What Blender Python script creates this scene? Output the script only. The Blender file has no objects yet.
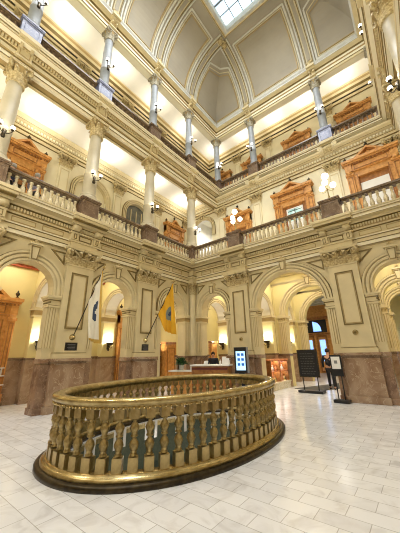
import bpy, math, random
from mathutils import Vector, Matrix
PI = math.pi
random.seed(4)
sc = bpy.context.scene
COL = sc.collection

# ------------------------------------------------------------ camera, world, light, exposure
F_PX, PITCH, ROLL, YAW = 262.85, .326, -.02, -.672
CAM = Vector((8.95, -10.56, 1.55))
_f = Vector((math.sin(YAW)*math.cos(PITCH), math.cos(YAW)*math.cos(PITCH), math.sin(PITCH)))
_r = Vector((math.cos(YAW), -math.sin(YAW), 0)); _u = _r.cross(_f)
_R = _r*math.cos(ROLL)+_u*math.sin(ROLL); _U = -_r*math.sin(ROLL)+_u*math.cos(ROLL)
cd = bpy.data.cameras.new('camera'); cam = bpy.data.objects.new('camera', cd); COL.objects.link(cam)
cd.sensor_fit = 'HORIZONTAL'; cd.sensor_width = 36; cd.lens = F_PX/400*36; cd.clip_start = .05; cd.clip_end = 200
cam.matrix_world = Matrix(((_R.x, _U.x, -_f.x, CAM.x), (_R.y, _U.y, -_f.y, CAM.y), (_R.z, _U.z, -_f.z, CAM.z), (0, 0, 0, 1)))
sc.camera = cam
w = bpy.data.worlds.new('world'); sc.world = w; w.use_nodes = True
w.node_tree.nodes['Background'].inputs[0].default_value = (.75, .88, 1, 1)
w.node_tree.nodes['Background'].inputs[1].default_value = 1.0
sc.view_settings.view_transform = 'Standard'; sc.view_settings.look = 'None'
sc.view_settings.gamma = 1; sc.view_settings.use_curve_mapping = False
sc.view_settings.exposure = 0.38
sc.cycles.filter_width = 1.05; sc.cycles.max_bounces = 6; sc.cycles.diffuse_bounces = 4; sc.cycles.glossy_bounces = 3
sc.cycles.sample_clamp_indirect = 4; sc.cycles.use_denoising = True
SKY_STRENGTH = 1.4          # frosted laylight lit from above
GALLERY2, GALLERY3, HALL, SCONCE, GLOBE = 19, 17, 38, 24, 9
WARM = (1, .92, .79); WARM2 = (1, .95, .87)

def light(kind, name, loc, energy, color, size=.3, parent=None, size_y=None, rot=None):
    l = bpy.data.lights.new(name, kind); l.energy = energy; l.color = color
    if kind == 'AREA':
        l.size = size
        if size_y: l.shape = 'RECTANGLE'; l.size_y = size_y
    else: l.shadow_soft_size = size
    o = bpy.data.objects.new(name, l); COL.objects.link(o); o.location = loc
    if rot: o.rotation_euler = rot
    if parent: o.parent = parent
    return o
# area lights in galleries and corridors, standing in for unseen fittings
for y in (-13.9, -10.8, -7.75, -4.65, -1.55, 1.55):
    for x in (-1.9, 12.0):
        if x > 0 and y < -7: continue
        light('AREA', 'gallery_light', (x, y, 11.2), GALLERY2, WARM2, .9, rot=(PI, 0, 0))
        light('AREA', 'gallery_light', (x, y, 17.7), GALLERY3, WARM2, .9, rot=(PI, 0, 0))
for x in (-1.55, 1.4, 3.9, 6.2, 8.7, 11.6):
    light('AREA', 'gallery_light', (x, 5.0, 17.7), GALLERY3, WARM2, .9, rot=(PI, 0, 0))
light('AREA', 'gallery_light', (-1.55, 4.9, 11.3), 90, WARM2, 1.2)
for y in (-10.8, -7.75, -4.65, -1.55):
    light('AREA', 'corridor_light', (-2.0, y, 5.7), HALL, WARM, .8)
for x in (-1.9, 1.3, 3.9, 6.2, 8.7, 11.5):
    light('AREA', 'corridor_light', (x, 2.0, 5.7), HALL, WARM, .8)
    light('AREA', 'corridor_light', (x, 4.9, 5.7), HALL, WARM, .8)
for x in (0, 3.5, 7, 10.5):
    light('AREA', 'hall_light', (x, 9.5, 5.6), 38, WARM, 1.2)
# daylight entering through the laylight, and added fill lights behind the viewer
light('AREA', 'laylight_daylight', (5.05, -6.2, 21.7), 1150, (.93, .96, 1), 3.2, size_y=11.5)
for x in (1.5, 5.05, 8.6): light('POINT', 'viewer_side_fill', (x, -11.9, 7.2), 210, (1, .97, .92), .35)

# ------------------------------------------------------------ materials
def lin(h):
    c = [int(h[i:i+2], 16)/255 for i in (0, 2, 4)]
    return tuple((v/12.92 if v <= .04045 else ((v+.055)/1.055)**2.4) for v in c)+(1,)
def newmat(name):
    m = bpy.data.materials.new(name); m.use_nodes = True
    return m, m.node_tree, m.node_tree.nodes['Principled BSDF']
def mat(name, h, rough=.6, metal=0, var=.06, scale=4, emis=None, es=0, h2=None, bump=0, spec=None, detail=4):
    m, t, b = newmat(name)
    b.inputs['Roughness'].default_value = rough; b.inputs['Metallic'].default_value = metal
    if spec is not None: b.inputs['Specular IOR Level'].default_value = spec
    c = lin(h)
    tc = t.nodes.new('ShaderNodeTexCoord'); n = t.nodes.new('ShaderNodeTexNoise'); n.inputs['Scale'].default_value = scale; n.inputs['Detail'].default_value = detail
    t.links.new(tc.outputs['Object'], n.inputs['Vector'])
    r = t.nodes.new('ShaderNodeValToRGB'); t.links.new(n.outputs['Fac'], r.inputs['Fac'])
    c2 = lin(h2) if h2 else tuple(max(0, v*(1-2*var)) for v in c[:3])+(1,)
    r.color_ramp.elements[0].position = .35; r.color_ramp.elements[1].position = .65
    r.color_ramp.elements[0].color = c2; r.color_ramp.elements[1].color = c
    t.links.new(r.outputs['Color'], b.inputs['Base Color'])
    if bump:
        bp = t.nodes.new('ShaderNodeBump'); bp.inputs['Strength'].default_value = bump; bp.inputs['Distance'].default_value = .01
        t.links.new(n.outputs['Fac'], bp.inputs['Height']); t.links.new(bp.outputs['Normal'], b.inputs['Normal'])
    if es:
        b.inputs['Emission Color'].default_value = lin(emis or h); b.inputs['Emission Strength'].default_value = es
    return m
def marble(name, a, b_, vein, scale=1.2, rough=.25, veinw=.06):
    m, t, b = newmat(name); L = t.links.new
    tc = t.nodes.new('ShaderNodeTexCoord')
    n = t.nodes.new('ShaderNodeTexNoise'); n.inputs['Scale'].default_value = scale; n.inputs['Detail'].default_value = 8; n.inputs['Distortion'].default_value = 1.5
    L(tc.outputs['Object'], n.inputs['Vector'])
    r = t.nodes.new('ShaderNodeValToRGB'); L(n.outputs['Fac'], r.inputs['Fac'])
    r.color_ramp.elements[0].position = .32; r.color_ramp.elements[0].color = lin(b_)
    r.color_ramp.elements[1].position = .62; r.color_ramp.elements[1].color = lin(a)
    n2 = t.nodes.new('ShaderNodeTexNoise'); n2.inputs['Scale'].default_value = scale*1.7; n2.inputs['Detail'].default_value = 5; n2.inputs['Distortion'].default_value = 2.5
    L(tc.outputs['Object'], n2.inputs['Vector'])
    r2 = t.nodes.new('ShaderNodeValToRGB'); L(n2.outputs['Fac'], r2.inputs['Fac'])
    e = r2.color_ramp.elements; e[0].position = .5-veinw; e[0].color = (0, 0, 0, 1); e[1].position = .5; e[1].color = (1, 1, 1, 1)
    e3 = e.new(.5+veinw); e3.color = (0, 0, 0, 1)
    mx = t.nodes.new('ShaderNodeMix'); mx.data_type = 'RGBA'; L(r2.outputs['Color'], mx.inputs['Factor']); L(r.outputs['Color'], mx.inputs[6]); mx.inputs[7].default_value = lin(vein)
    L(mx.outputs[2], b.inputs['Base Color']); b.inputs['Roughness'].default_value = rough
    return m
def floor_mat():
    m, t, b = newmat('white_marble_tiles'); L = t.links.new
    tc = t.nodes.new('ShaderNodeTexCoord')
    br = t.nodes.new('ShaderNodeTexBrick'); br.offset = .5
    br.inputs['Scale'].default_value = 1; br.inputs['Brick Width'].default_value = .47; br.inputs['Row Height'].default_value = .245
    br.inputs['Mortar Size'].default_value = .0045; br.inputs['Mortar Smooth'].default_value = .2
    br.inputs['Color1'].default_value = lin('F4F4F4'); br.inputs['Color2'].default_value = lin('E6E6E7'); br.inputs['Mortar'].default_value = lin('BAB8B3')
    L(tc.outputs['Object'], br.inputs['Vector'])
    n = t.nodes.new('ShaderNodeTexNoise'); n.inputs['Scale'].default_value = 2.2; n.inputs['Detail'].default_value = 9; n.inputs['Distortion'].default_value = 2
    L(tc.outputs['Object'], n.inputs['Vector'])
    r = t.nodes.new('ShaderNodeValToRGB'); L(n.outputs['Fac'], r.inputs['Fac'])
    r.color_ramp.elements[0].position = .3; r.color_ramp.elements[0].color = lin('E3E1DF'); r.color_ramp.elements[1].position = .5; r.color_ramp.elements[1].color = (1, 1, 1, 1)
    mx = t.nodes.new('ShaderNodeMix'); mx.data_type = 'RGBA'; mx.blend_type = 'MULTIPLY'; mx.inputs['Factor'].default_value = .8
    L(br.outputs['Color'], mx.inputs[6]); L(r.outputs['Color'], mx.inputs[7]); L(mx.outputs[2], b.inputs['Base Color'])
    b.inputs['Roughness'].default_value = .16
    return m
M = {}
M['stone'] = mat('cream_painted_plaster', 'DCCCA0', .55, var=.05, scale=2)
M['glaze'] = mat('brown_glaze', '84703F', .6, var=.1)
M['gold_line'] = mat('ochre_line', 'B49A64', .5)
M['yellow'] = mat('yellow_painted_plaster', 'E5D69A', .6, var=.03, scale=1.5)
M['pale'] = mat('pale_yellow_plaster', 'EEE5C4', .6, var=.03, scale=1.5)
M['ceil'] = mat('ivory_ceiling_plaster', 'F4F0E2', .7, var=.01)
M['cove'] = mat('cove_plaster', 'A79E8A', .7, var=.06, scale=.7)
M['cove_rib'] = mat('cove_rib_plaster', 'D2C59E', .6)
M['cove_line'] = mat('cove_white_line', 'D2CFC0', .6)
M['trimwhite'] = mat('cool_white_trim', 'CFCFC6', .5)
M['red'] = mat('red_band', '9E4A26', .6)
M['fillet_highlight'] = mat('highlight_fillet', 'EFE6C8', .5, var=.02)  # paler cream paints highlights onto the cornice fillets
M['carve_grey'] = mat('grey_carved_plaster', 'BFB8A2', .6, h2='8D866E', scale=16, bump=.2)  # darker noise tone again paints crevice shade, in grey
M['carve'] = mat('carved_plaster', 'D6C596', .6, h2='A48D5A', scale=16, bump=.2)  # darker noise tone stands for shade in the carved crevices
M['column'] = mat('column_plaster', 'C4BA9E', .45, var=.05, scale=3)
M['column_daylit'] = mat('column_daylight_tint', 'A0A6AC', .4, var=.06, scale=5)  # bluish grey: skylight daylight put into the column colour
M['marble'] = marble('rose_brown_marble', 'B39A80', '8A6B52', 'BAA48A', .9, veinw=.02)
M['marble_rail'] = marble('brown_marble_rail', '7E6A52', '5E4C3A', '8E7A60', 2, veinw=.02)
M['marble_jamb'] = marble('brown_striped_marble', '9C7F66', '6E5342', 'A88C72', 1.3, veinw=.02)
M['marble_dk'] = marble('dark_rose_marble', '86705C', '66503F', '948069', 1.6, veinw=.03)
M['marble_reflect'] = marble('marble_blue_reflection', '8A90B0', '7A80A0', '9A9FB8', 1.5)  # blue tone paints the light reflected by the pedestals
M['bal2'] = marble('cream_marble', 'DACDA8', 'B9A67E', 'EFE6CC', 5)
M['wood'] = mat('golden_oak', 'DCA35C', .4, h2='C08644', scale=7)
M['wood_dk'] = mat('brown_oak', 'AE763C', .4, h2='8A5828', scale=7)
M['brass'] = mat('antique_brass', 'C2AE7C', .3, metal=.75, h2='9C8856', scale=9)
M['brass_dk'] = mat('cast_brass', 'B5A270', .36, metal=.7, h2='8A784C', scale=18, bump=.1)
M['brass_bright'] = mat('polished_brass', 'D8C48E', .2, metal=.8, h2='BCA870', scale=6)
M['bronze'] = mat('dark_bronze', '4A3F2A', .35, metal=.6, h2='2E2718', scale=12)
M['black'] = mat('black_metal', '17171A', .4, var=.05)
M['floor'] = floor_mat()
M['lowfloor'] = mat('green_grey_carpet', '5B6456', .9, var=.1, scale=20)
M['globe'] = mat('glowing_globe', 'FFF6E0', .4, emis='FFF6E4', es=5)
M['shade'] = mat('glowing_shade', 'FFE9B8', .4, emis='FFEEC8', es=3)
M['glass_sky'] = mat('frosted_laylight_glass', 'DDEAF2', .4, emis='C9DEEC', es=SKY_STRENGTH)
M['mullion'] = mat('grey_mullion', '7E8A93', .5)
M['mullion_dk'] = mat('dark_mullion', '4A545C', .5)
M['greyglass'] = mat('grey_curtained_glass', '77786F', .15, h2='5C5E58', scale=3)
M['tealglass'] = mat('teal_window_glass', '6F9C9A', .1, h2='E5F2EE', scale=3, emis='9CC4C0', es=.5)
M['dayglass'] = mat('daylit_glass', 'A9C9EE', .2, h2='5E8FD0', scale=3, emis='7FA8E8', es=1.6)
M['white'] = mat('white_paint', 'EDEBE4', .5, var=.02)
M['paper'] = mat('white_paper', 'F2F0EA', .7, var=.02)
M['grey'] = mat('grey_plastic', '8D8D8B', .5)
M['matgrey'] = mat('charcoal_mat', '4C4A47', .9, var=.1, scale=30)
M['screen'] = mat('lit_screen', 'BFE0FA', .2, emis='A8D6FA', es=.9, var=.02)
M['screen_blue'] = mat('screen_blue', '2D5F9E', .2, emis='2D6FC0', es=.5, var=.02)
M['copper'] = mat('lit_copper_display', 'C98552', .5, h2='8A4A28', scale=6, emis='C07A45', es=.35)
M['leaf'] = mat('green_leaf', '3F6B33', .5, h2='27471F', scale=8)
M['skin'] = mat('skin', 'C99A7C', .6, var=.03)
M['hair_grey'] = mat('grey_hair', 'A9A39B', .8, var=.1, scale=20)
M['hair_dark'] = mat('dark_hair', '2A2019', .8)
M['cloth_dark'] = mat('dark_cloth', '22232B', .85, var=.1)
M['cloth_lilac'] = mat('grey_lilac_cloth', '8C8796', .85)
M['cloth_navy'] = mat('navy_cloth', '2B3145', .85)
M['flagwhite'] = mat('white_flag_cloth', 'E6E0CE', .8, var=.03)
M['flaggold'] = mat('gold_flag_cloth', 'E0A91E', .8, var=.05)
M['flagblue'] = mat('blue_emblem', '39465F', .8)
M['flagseal'] = mat('grey_seal', '7E8578', .8)
M['flagfringe'] = mat('gold_fringe', 'CFA94E', .7)
M['red_paint'] = mat('red_paint', 'B3261E', .4)
M['wine'] = mat('wine_red_panel', '6A2E26', .5)
m_, t_, b_ = newmat('clear_glass'); b_.inputs['Transmission Weight'].default_value = 1; b_.inputs['Roughness'].default_value = .02; b_.inputs['IOR'].default_value = 1.08; M['clearglass'] = m_
M['dimgrey'] = mat('dim_grey_letters', '5A5A58', .6)
M['terracotta'] = mat('white_ceramic', 'DAD6CC', .4)
MATS = list(M.values()); MI = {k: i for i, k in enumerate(M)}

# ------------------------------------------------------------ mesh builder
class MB:
    def __init__(s): s.v = []; s.f = []; s.m = []; s.sm = []
    def add(s, vs, fs, m, smooth=False):
        b = len(s.v); s.v += [tuple(p) for p in vs]
        ml = m if isinstance(m, (list, tuple)) else None
        for i, q in enumerate(fs):
            s.f.append(tuple(b+j for j in q)); s.m.append(ml[i] if ml else m); s.sm.append(smooth)
        return s
    def box(s, x0, x1, y0, y1, z0, z1, m):
        vs = [(x0, y0, z0), (x1, y0, z0), (x1, y1, z0), (x0, y1, z0), (x0, y0, z1), (x1, y0, z1), (x1, y1, z1), (x0, y1, z1)]
        return s.add(vs, [(0, 3, 2, 1), (4, 5, 6, 7), (0, 1, 5, 4), (1, 2, 6, 5), (2, 3, 7, 6), (3, 0, 4, 7)], m)
    def frustum(s, c, a0, b0, a1, b1, z0, z1, m):
        x, y = c
        vs = [(x-a0, y-b0, z0), (x+a0, y-b0, z0), (x+a0, y+b0, z0), (x-a0, y+b0, z0), (x-a1, y-b1, z1), (x+a1, y-b1, z1), (x+a1, y+b1, z1), (x-a1, y+b1, z1)]
        return s.add(vs, [(0, 3, 2, 1), (4, 5, 6, 7), (0, 1, 5, 4), (1, 2, 6, 5), (2, 3, 7, 6), (3, 0, 4, 7)], m)
    def lathe(s, prof, m, c=(0, 0), n=16, sx=1, cap=True, smooth=True, flute=0):
        vs = []; fs = []; ms = []
        for k, p in enumerate(prof):
            for i in range(n):
                a = 2*PI*i/n; r = p[0]*(1-flute*(i % 2))
                vs.append((c[0]+r*math.cos(a)*sx, c[1]+r*math.sin(a), p[1]))
        for k in range(len(prof)-1):
            mm = prof[k][2] if len(prof[k]) > 2 else m
            for i in range(n):
                j = (i+1) % n; fs.append((k*n+i, k*n+j, (k+1)*n+j, (k+1)*n+i)); ms.append(mm)
        s.add(vs, fs, ms, smooth)
        if cap:
            s.add(vs[:n], [tuple(range(n-1, -1, -1))], m); s.add(vs[-n:], [tuple(range(n))], m)
        return s
    def sphere(s, c, r, m, n=12, sq=1):
        k = max(5, n//2+1)
        return s.lathe([(max(r*math.sin(PI*i/k), .0005), c[2]-r*sq*math.cos(PI*i/k)) for i in range(k+1)], m, (c[0], c[1]), n)
    def tube(s, pts, r, m, n=8):
        pts = [Vector(p) for p in pts]; rs = r if isinstance(r, (list, tuple)) else [r]*len(pts)
        vs = []; fs = []; up = Vector((0, 0, 1))
        for i, p in enumerate(pts):
            d = (pts[min(i+1, len(pts)-1)]-pts[max(i-1, 0)]).normalized()
            a = d.cross(up if abs(d.z) < .9 else Vector((1, 0, 0))).normalized(); b = a.cross(d)
            for j in range(n):
                t = 2*PI*j/n; vs.append(p+(a*math.cos(t)+b*math.sin(t))*rs[i])
        for i in range(len(pts)-1):
            for j in range(n):
                k = (j+1) % n; fs.append((i*n+j, i*n+k, (i+1)*n+k, (i+1)*n+j))
        fs.append(tuple(range(n-1, -1, -1))); fs.append(tuple((len(pts)-1)*n+j for j in range(n)))
        return s.add(vs, fs, m, True)
    def prism(s, poly, y0, y1, m):          # polygon in xz, extruded along y
        n = len(poly); vs = [(x, y0, z) for x, z in poly]+[(x, y1, z) for x, z in poly]
        fs = [tuple(range(n)), tuple(range(2*n-1, n-1, -1))]+[(i, i+n, (i+1) % n+n, (i+1) % n) for i in range(n)]
        return s.add(vs, fs, m)
    def frame(s, poly, wd, y0, y1, m):      # flat moulding frame following a convex polygon (xz), inset by wd
        cx = sum(p[0] for p in poly)/len(poly); cz = sum(p[1] for p in poly)/len(poly); n = len(poly)
        inn = []
        for i in range(n):
            a, b, c = Vector(poly[i-1]), Vector(poly[i]), Vector(poly[(i+1) % n])
            d1 = (b-a).normalized(); d2 = (c-b).normalized()
            n1 = Vector((-d1.y, d1.x)); n2 = Vector((-d2.y, d2.x))
            if n1.dot(Vector((cx, cz))-b) < 0: n1 = -n1; n2 = -n2
            k = (n1+n2); k = k/(1+n1.dot(n2)); inn.append(b+k*wd)
        vs = []
        for y in (y0, y1):
            vs += [(p[0], y, p[1]) for p in poly]+[(p[0], y, p[1]) for p in inn]
        fs = []
        for i in range(n):
            j = (i+1) % n
            fs += [(2*n+i, 2*n+j, 3*n+j, 3*n+i), (i, j, 2*n+j, 2*n+i), (n+i, 3*n+i, 3*n+j, n+j), (i, n+i, n+j, j)]
        return s.add(vs, fs, m)
    def rect(s, x0, x1, z0, z1, wd, y0, y1, m): return s.frame([(x0, z0), (x1, z0), (x1, z1), (x0, z1)], wd, y0, y1, m)
    def build(s, name, parent=None, loc=None, rz=0, bevel=0):
        me = bpy.data.meshes.new(name)
        used = sorted(set(s.m)); mp = {u: i for i, u in enumerate(used)}
        me.from_pydata(s.v, [], s.f)
        for u in used: me.materials.append(M[u])
        me.polygons.foreach_set('material_index', [mp[x] for x in s.m]); me.polygons.foreach_set('use_smooth', s.sm)
        me.update()
        import bmesh as _b
        bm = _b.new(); bm.from_mesh(me); _b.ops.recalc_face_normals(bm, faces=bm.faces); bm.to_mesh(me); bm.free()
        o = bpy.data.objects.new(name, me); COL.objects.link(o)
        if parent: o.parent = parent
        if loc: o.location = loc
        o.rotation_euler = (0, 0, rz)
        if bevel:
            bv = o.modifiers.new('bevel', 'BEVEL'); bv.width = bevel; bv.segments = 2
        return o
def thing(name, label, cat, loc=(0, 0, 0), rz=0, group=None):
    o = bpy.data.objects.new(name, None); COL.objects.link(o); o.empty_display_size = .2
    o.location = loc; o.rotation_euler = (0, 0, rz); o['label'] = label; o['category'] = cat
    if group: o['group'] = group
    return o
def tag(o, label, cat, group=None):
    o['label'] = label; o['category'] = cat
    if group: o['group'] = group
    return o
def struct(o): o['kind'] = 'structure'; return o
CH = {}
def dup(root, loc, rz, label, group=None):
    kids = {}
    for o in COL.objects:
        if o.parent: kids.setdefault(o.parent.name, []).append(o)
    def cp(o, par):
        c = o.copy(); COL.objects.link(c); c.parent = par
        for k in kids.get(o.name, []): cp(k, c)
        return c
    r = cp(root, None); r.location = loc; r.rotation_euler = (0, 0, rz); r['label'] = label
    if group: r['group'] = group
    return r
RL, RB, RR, RS = -PI/2, PI, PI/2, 0      # wall frames: x along the wall, +y out into the atrium
W = 10.1; S = 3.1; YS = -12.4             # atrium width, bay, south face
LEV2, LEV3 = 6.45, 12.6

def loop(name, rect, prof, sign=1, parent=None):
    """moulding swept round a rectangle; prof = (out, z[, material]) with out towards the middle"""
    x0, x1, y0, y1 = rect; mb = MB(); vs = []; fs = []; ms = []
    for p in prof:
        o = p[0]*sign; vs += [(x0+o, y0+o, p[1]), (x1-o, y0+o, p[1]), (x1-o, y1-o, p[1]), (x0+o, y1-o, p[1])]
    for k in range(len(prof)-1):
        for i in range(4):
            j = (i+1) % 4; fs.append((4*k+i, 4*k+j, 4*k+4+j, 4*k+4+i)); ms.append(prof[k][2] if len(prof[k]) > 2 else 'stone')
    mb.add(vs, fs, ms); o = mb.build(name, parent); return o

def arch_wall(mb, X0, X1, z0, z1, yf, yb, ops, m, mi=None, n=20):
    """wall between planes y=yf (front) and y=yb with arched openings (centre, radius, spring z, sill z)"""
    mi = mi or m; ops = sorted(ops); x = X0
    for (c, R, sp, sill) in ops:
        if c-R > x+1e-4: mb.box(x, c-R, yb, yf, z0, z1, m)
        if sill > z0: mb.box(c-R, c+R, yb, yf, z0, sill, m)
        pts = [(c-R*math.cos(PI*i/n), sp+R*math.sin(PI*i/n)) for i in range(n+1)]
        for i in range(n):
            (xa, za), (xb, zb) = pts[i], pts[i+1]
            vs = [(xa, yf, za), (xb, yf, zb), (xb, yf, z1), (xa, yf, z1), (xa, yb, za), (xb, yb, zb), (xb, yb, z1), (xa, yb, z1)]
            mb.add(vs, [(0, 1, 2, 3), (7, 6, 5, 4), (0, 4, 5, 1), (3, 2, 6, 7)], [m, m, mi, m])
        x = c+R
    if X1 > x+1e-4: mb.box(x, X1, yb, yf, z0, z1, m)
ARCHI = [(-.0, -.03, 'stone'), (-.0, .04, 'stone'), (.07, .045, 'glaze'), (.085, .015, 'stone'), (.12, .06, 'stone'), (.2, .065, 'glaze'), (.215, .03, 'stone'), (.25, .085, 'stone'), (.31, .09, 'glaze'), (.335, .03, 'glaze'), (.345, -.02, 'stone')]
def archivolt(mb, c, R, sp, z0, yf, sgn=1, prof=ARCHI, n=20, k=1):
    path = []
    if sp > z0: path.append((-1, 0, z0-sp))
    path += [(-math.cos(PI*i/n), math.sin(PI*i/n), 0) for i in range(n+1)]
    if sp > z0: path.append((1, 0, z0-sp))
    vs = []; fs = []; ms = []; q = len(prof)
    for (cx, cz, dz) in path:
        for p in prof: vs.append((c+cx*(R+p[0]*k), yf+sgn*p[1], sp+cz*(R+p[0]*k)+dz))
    for i in range(len(path)-1):
        for j in range(q-1):
            fs.append((i*q+j, i*q+j+1, (i+1)*q+j+1, (i+1)*q+j)); ms.append(prof[j][2])
    mb.add(vs, fs, ms)
def keystone(mb, c, z0, z1, yf, m='stone'):
    mb.prism([(c-.09, z0), (c+.09, z0), (c+.15, z1), (c-.15, z1)], yf, yf+.16, m)
    mb.frame([(c-.085, z0+.05), (c+.085, z0+.05), (c+.13, z1-.05), (c-.13, z1-.05)], .025, yf+.155, yf+.185, 'glaze')
    mb.box(c-.19, c+.19, yf, yf+.2, z1, z1+.05, m); mb.box(c-.14, c+.14, yf, yf+.18, z1+.05, z1+.09, 'carve')
    mb.sphere((c, yf+.1, z1+.13), .06, 'carve', 8)

# ------------------------------------------------------------ shell
TB = -.52
HOLE = (4.68, -5.89, 1.53, 2.39)     # oval opening in the floor
def floor():
    cx, cy, a, b = HOLE; n = 64; mb = MB()
    X0, X1, Y0, Y1 = -3.4, 13.5, -15.8, 14.6
    inn = []; out = []
    for i in range(n):
        t = 2*PI*i/n; c, s = math.cos(t), math.sin(t); inn.append((cx+a*c, cy+b*s, 0))
        k = min(((X1-cx)/c if c > 1e-9 else 1e9), ((X0-cx)/c if c < -1e-9 else 1e9), ((Y1-cy)/s if s > 1e-9 else 1e9), ((Y0-cy)/s if s < -1e-9 else 1e9))
        out.append((cx+k*c, cy+k*s, 0))
    for (x, y) in ((X0, Y0), (X1, Y0), (X1, Y1), (X0, Y1)):   # snap the nearest ray to each corner
        j = min(range(n), key=lambda i: (out[i][0]-x)**2+(out[i][1]-y)**2); out[j] = (x, y, 0)
    vs = inn+out+[(p[0], p[1], -.4) for p in inn]+[(p[0], p[1], -.4) for p in out]
    fs = []
    for i in range(n):
        j = (i+1) % n; fs += [(i, j, n+j, n+i), (2*n+i, 3*n+i, 3*n+j, 2*n+j), (i, 2*n+i, 2*n+j, j), (n+i, n+j, 3*n+j, 3*n+i)]
    mb.add(vs, fs, 'floor'); return struct(mb.build('floor'))
floor()
mb = MB(); mb.box(-.5, 9.5, -11.5, -.5, -4.3, -4.2, 'lowfloor'); struct(mb.build('floor_lower'))
mb = MB(); n = 48; cx, cy, a, b = HOLE
mb.lathe([(1, -.02, 'bal2'), (1, -.05, 'brass_dk'), (1, -.14, 'lowfloor'), (1, -.9, 'lowfloor')], 'bal2', (0, 0), n, cap=False)
mb.v = [(cx+x*a, cy+y*b, z) for x, y, z in mb.v]; struct(mb.build('trim_oval_opening'))
mb = MB()
for q in ((-.6, -.5, -11.5, -.5), (9.5, 9.6, -11.5, -.5)): mb.box(q[0], q[1], q[2], q[3], -4.2, -.4, 'lowfloor')
mb.box(-.6, 9.6, -.5, -.4, -4.2, -.4, 'lowfloor'); mb.box(-.6, 9.6, -11.6, -11.5, -4.2, -.4, 'lowfloor'); struct(mb.build('wall_lower'))
for x in (2.6, 6.6):
    for y in (-8, -4): light('POINT', 'lower_light', (x, y, -1.2), 60, WARM, .2)

# ground arcade, left wall (frame x = -world y) and back wall (frame x = -world x)
JT = .815
NARROW_L = [(1.33, .76, 3.72, 0), (4.65, .78, 3.72, 0), (7.75, .78, 3.72, 0), (10.85, .78, 3.72, 0)]
mb = MB(); arch_wall(mb, 0, 12.4, 0, 5.9, -.15, TB, NARROW_L, 'stone', 'stone')
for c, R, sp, _ in NARROW_L:
    archivolt(mb, c, R, sp, 3.5, -.15); keystone(mb, c, sp+R-.02, sp+R+.52, -.15)
    archivolt(mb, c, R, sp, 3.5, TB, -1)
    for s in (-1, 1): mb.frame([(c+s*.5, 5.08), (c+s*1.0, 5.08), (c+s*1.0, 4.62)], .05, -.16, -.125, 'glaze')
struct(mb.build('wall_left', loc=(0, 0, 0), rz=RL))
BACK_OPS = [(-1.25, .75, 3.72, 0), (-5.05, 1.42, 3.5, 0), (-8.85, .75, 3.72, 0)]
def back_arcade(name, y, both=True, mcol='stone'):
    mb = MB(); ops = list(BACK_OPS)
    arch_wall(mb, -W-(.0 if y == 0 else 3.1), 0 if y == 0 else 3.1, 0, 5.9, -.15, TB, ops+([(1.55, .75, 3.72, 0), (-11.65, .75, 3.72, 0)] if y > 0 else []), mcol)
    for c, R, sp, _ in ops:
        archivolt(mb, c, R, sp, 3.5 if R < 1 else 3.5, -.15); keystone(mb, c, sp+R-.02, sp+R+.47, -.15)
        archivolt(mb, c, R, sp, 3.5, TB, -1)
        for s in (-1, 1):
            if y > 0: continue
            if R < 1: mb.frame([(c+s*.5, 5.08), (c+s*1.0, 5.08), (c+s*1.0, 4.62)], .05, -.16, -.125, 'glaze')
            else: mb.frame([(c+s*.95, 5.08), (c+s*1.6, 5.08), (c+s*1.6, 4.62)], .05, -.16, -.125, 'glaze')
    return struct(mb.build(name, loc=(0, y, 0), rz=RB))
back_arcade('wall_back', 0)
back_arcade('wall_inner_arcade', S+.15, mcol='yellow'); back_arcade('wall_far_arcade', 2*S+.15, mcol='yellow')

# transverse corridor arches
def transverse(name, loc, rz, wd):
    mb = MB(); c = -wd/2
    arch_wall(mb, -wd, 0, 0, 5.9, .3, -.3, [(c, wd/2-.36, 3.5, 0)], 'yellow', 'ceil')
    for sg, yf in ((1, .3), (-1, -.3)): archivolt(mb, c, wd/2-.36, 3.5, 3.5, yf, sg, k=.7)
    for s in (-1, 1):
        xj = c+s*(wd/2-.18)
        mb.box(xj-.21, xj+.21, -.33, .33, 3.14, 3.2, 'stone'); mb.box(xj-.25, xj+.25, -.38, .38, 3.4, 3.5, 'stone'); mb.box(xj-.2, xj+.2, -.32, .32, 3.2, 3.4, 'gold_line')
        mb.box(xj-.2, xj+.2, -.32, .32, 0, 1.5, 'marble'); mb.box(xj-.23, xj+.23, -.35, .35, 1.5, 1.58, 'marble_dk')
    return struct(mb.build(name, loc=loc, rz=rz))
for i, y in enumerate((-9.3, -6.2, -3.1, 0)): transverse('wall_cross_left_%d' % i, (-.52, y, 0), 0, 2.58)
for i, (x, y) in enumerate(((0, .52), (2.8, .52), (7.3, .52), (2.8, 3.62), (7.3, 3.62))):
    transverse('wall_cross_back_%d' % i, (x, y, 0), RL, 2.58)

# outer walls of every storey
mb = MB()
mb.box(-3.3, -3.1, -15.5, 6.2, 0, 5.9, 'yellow'); mb.box(-3.1, -3.02, -15.5, 6.2, 0, 1.5, 'marble'); mb.box(-3.1, -2.98, -15.5, 6.2, 1.5, 1.6, 'marble_dk')
mb.box(-3.1, -3.0, -15.5, 6.2, 5.1, 5.22, 'red'); mb.box(-3.1, -2.9, -15.5, 6.2, 5.22, 5.3, 'stone')
mb.box(-3.1, -2.96, -15.5, 6.2, 5.3, 5.62, 'carve'); mb.box(-3.1, -2.7, -15.5, 6.2, 5.62, 5.72, 'stone')
for i in range(80): mb.box(-3.0, -2.86, -12.4+i*.23, -12.28+i*.23, 5.32, 5.44, 'pale')
struct(mb.build('wall_corridor_left'))
mb = MB(); mb.box(-3.3, 13.4, 14.4, 14.6, 0, 5.9, 'yellow'); mb.box(-3.3, 13.4, 14.34, 14.4, 0, 1.5, 'marble')
mb.box(-3.3, -3.1, 6.2, 14.4, 0, 5.9, 'yellow'); mb.box(13.2, 13.4, -15.5, 14.4, 0, 5.9, 'yellow')
struct(mb.build('wall_hall'))
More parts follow.
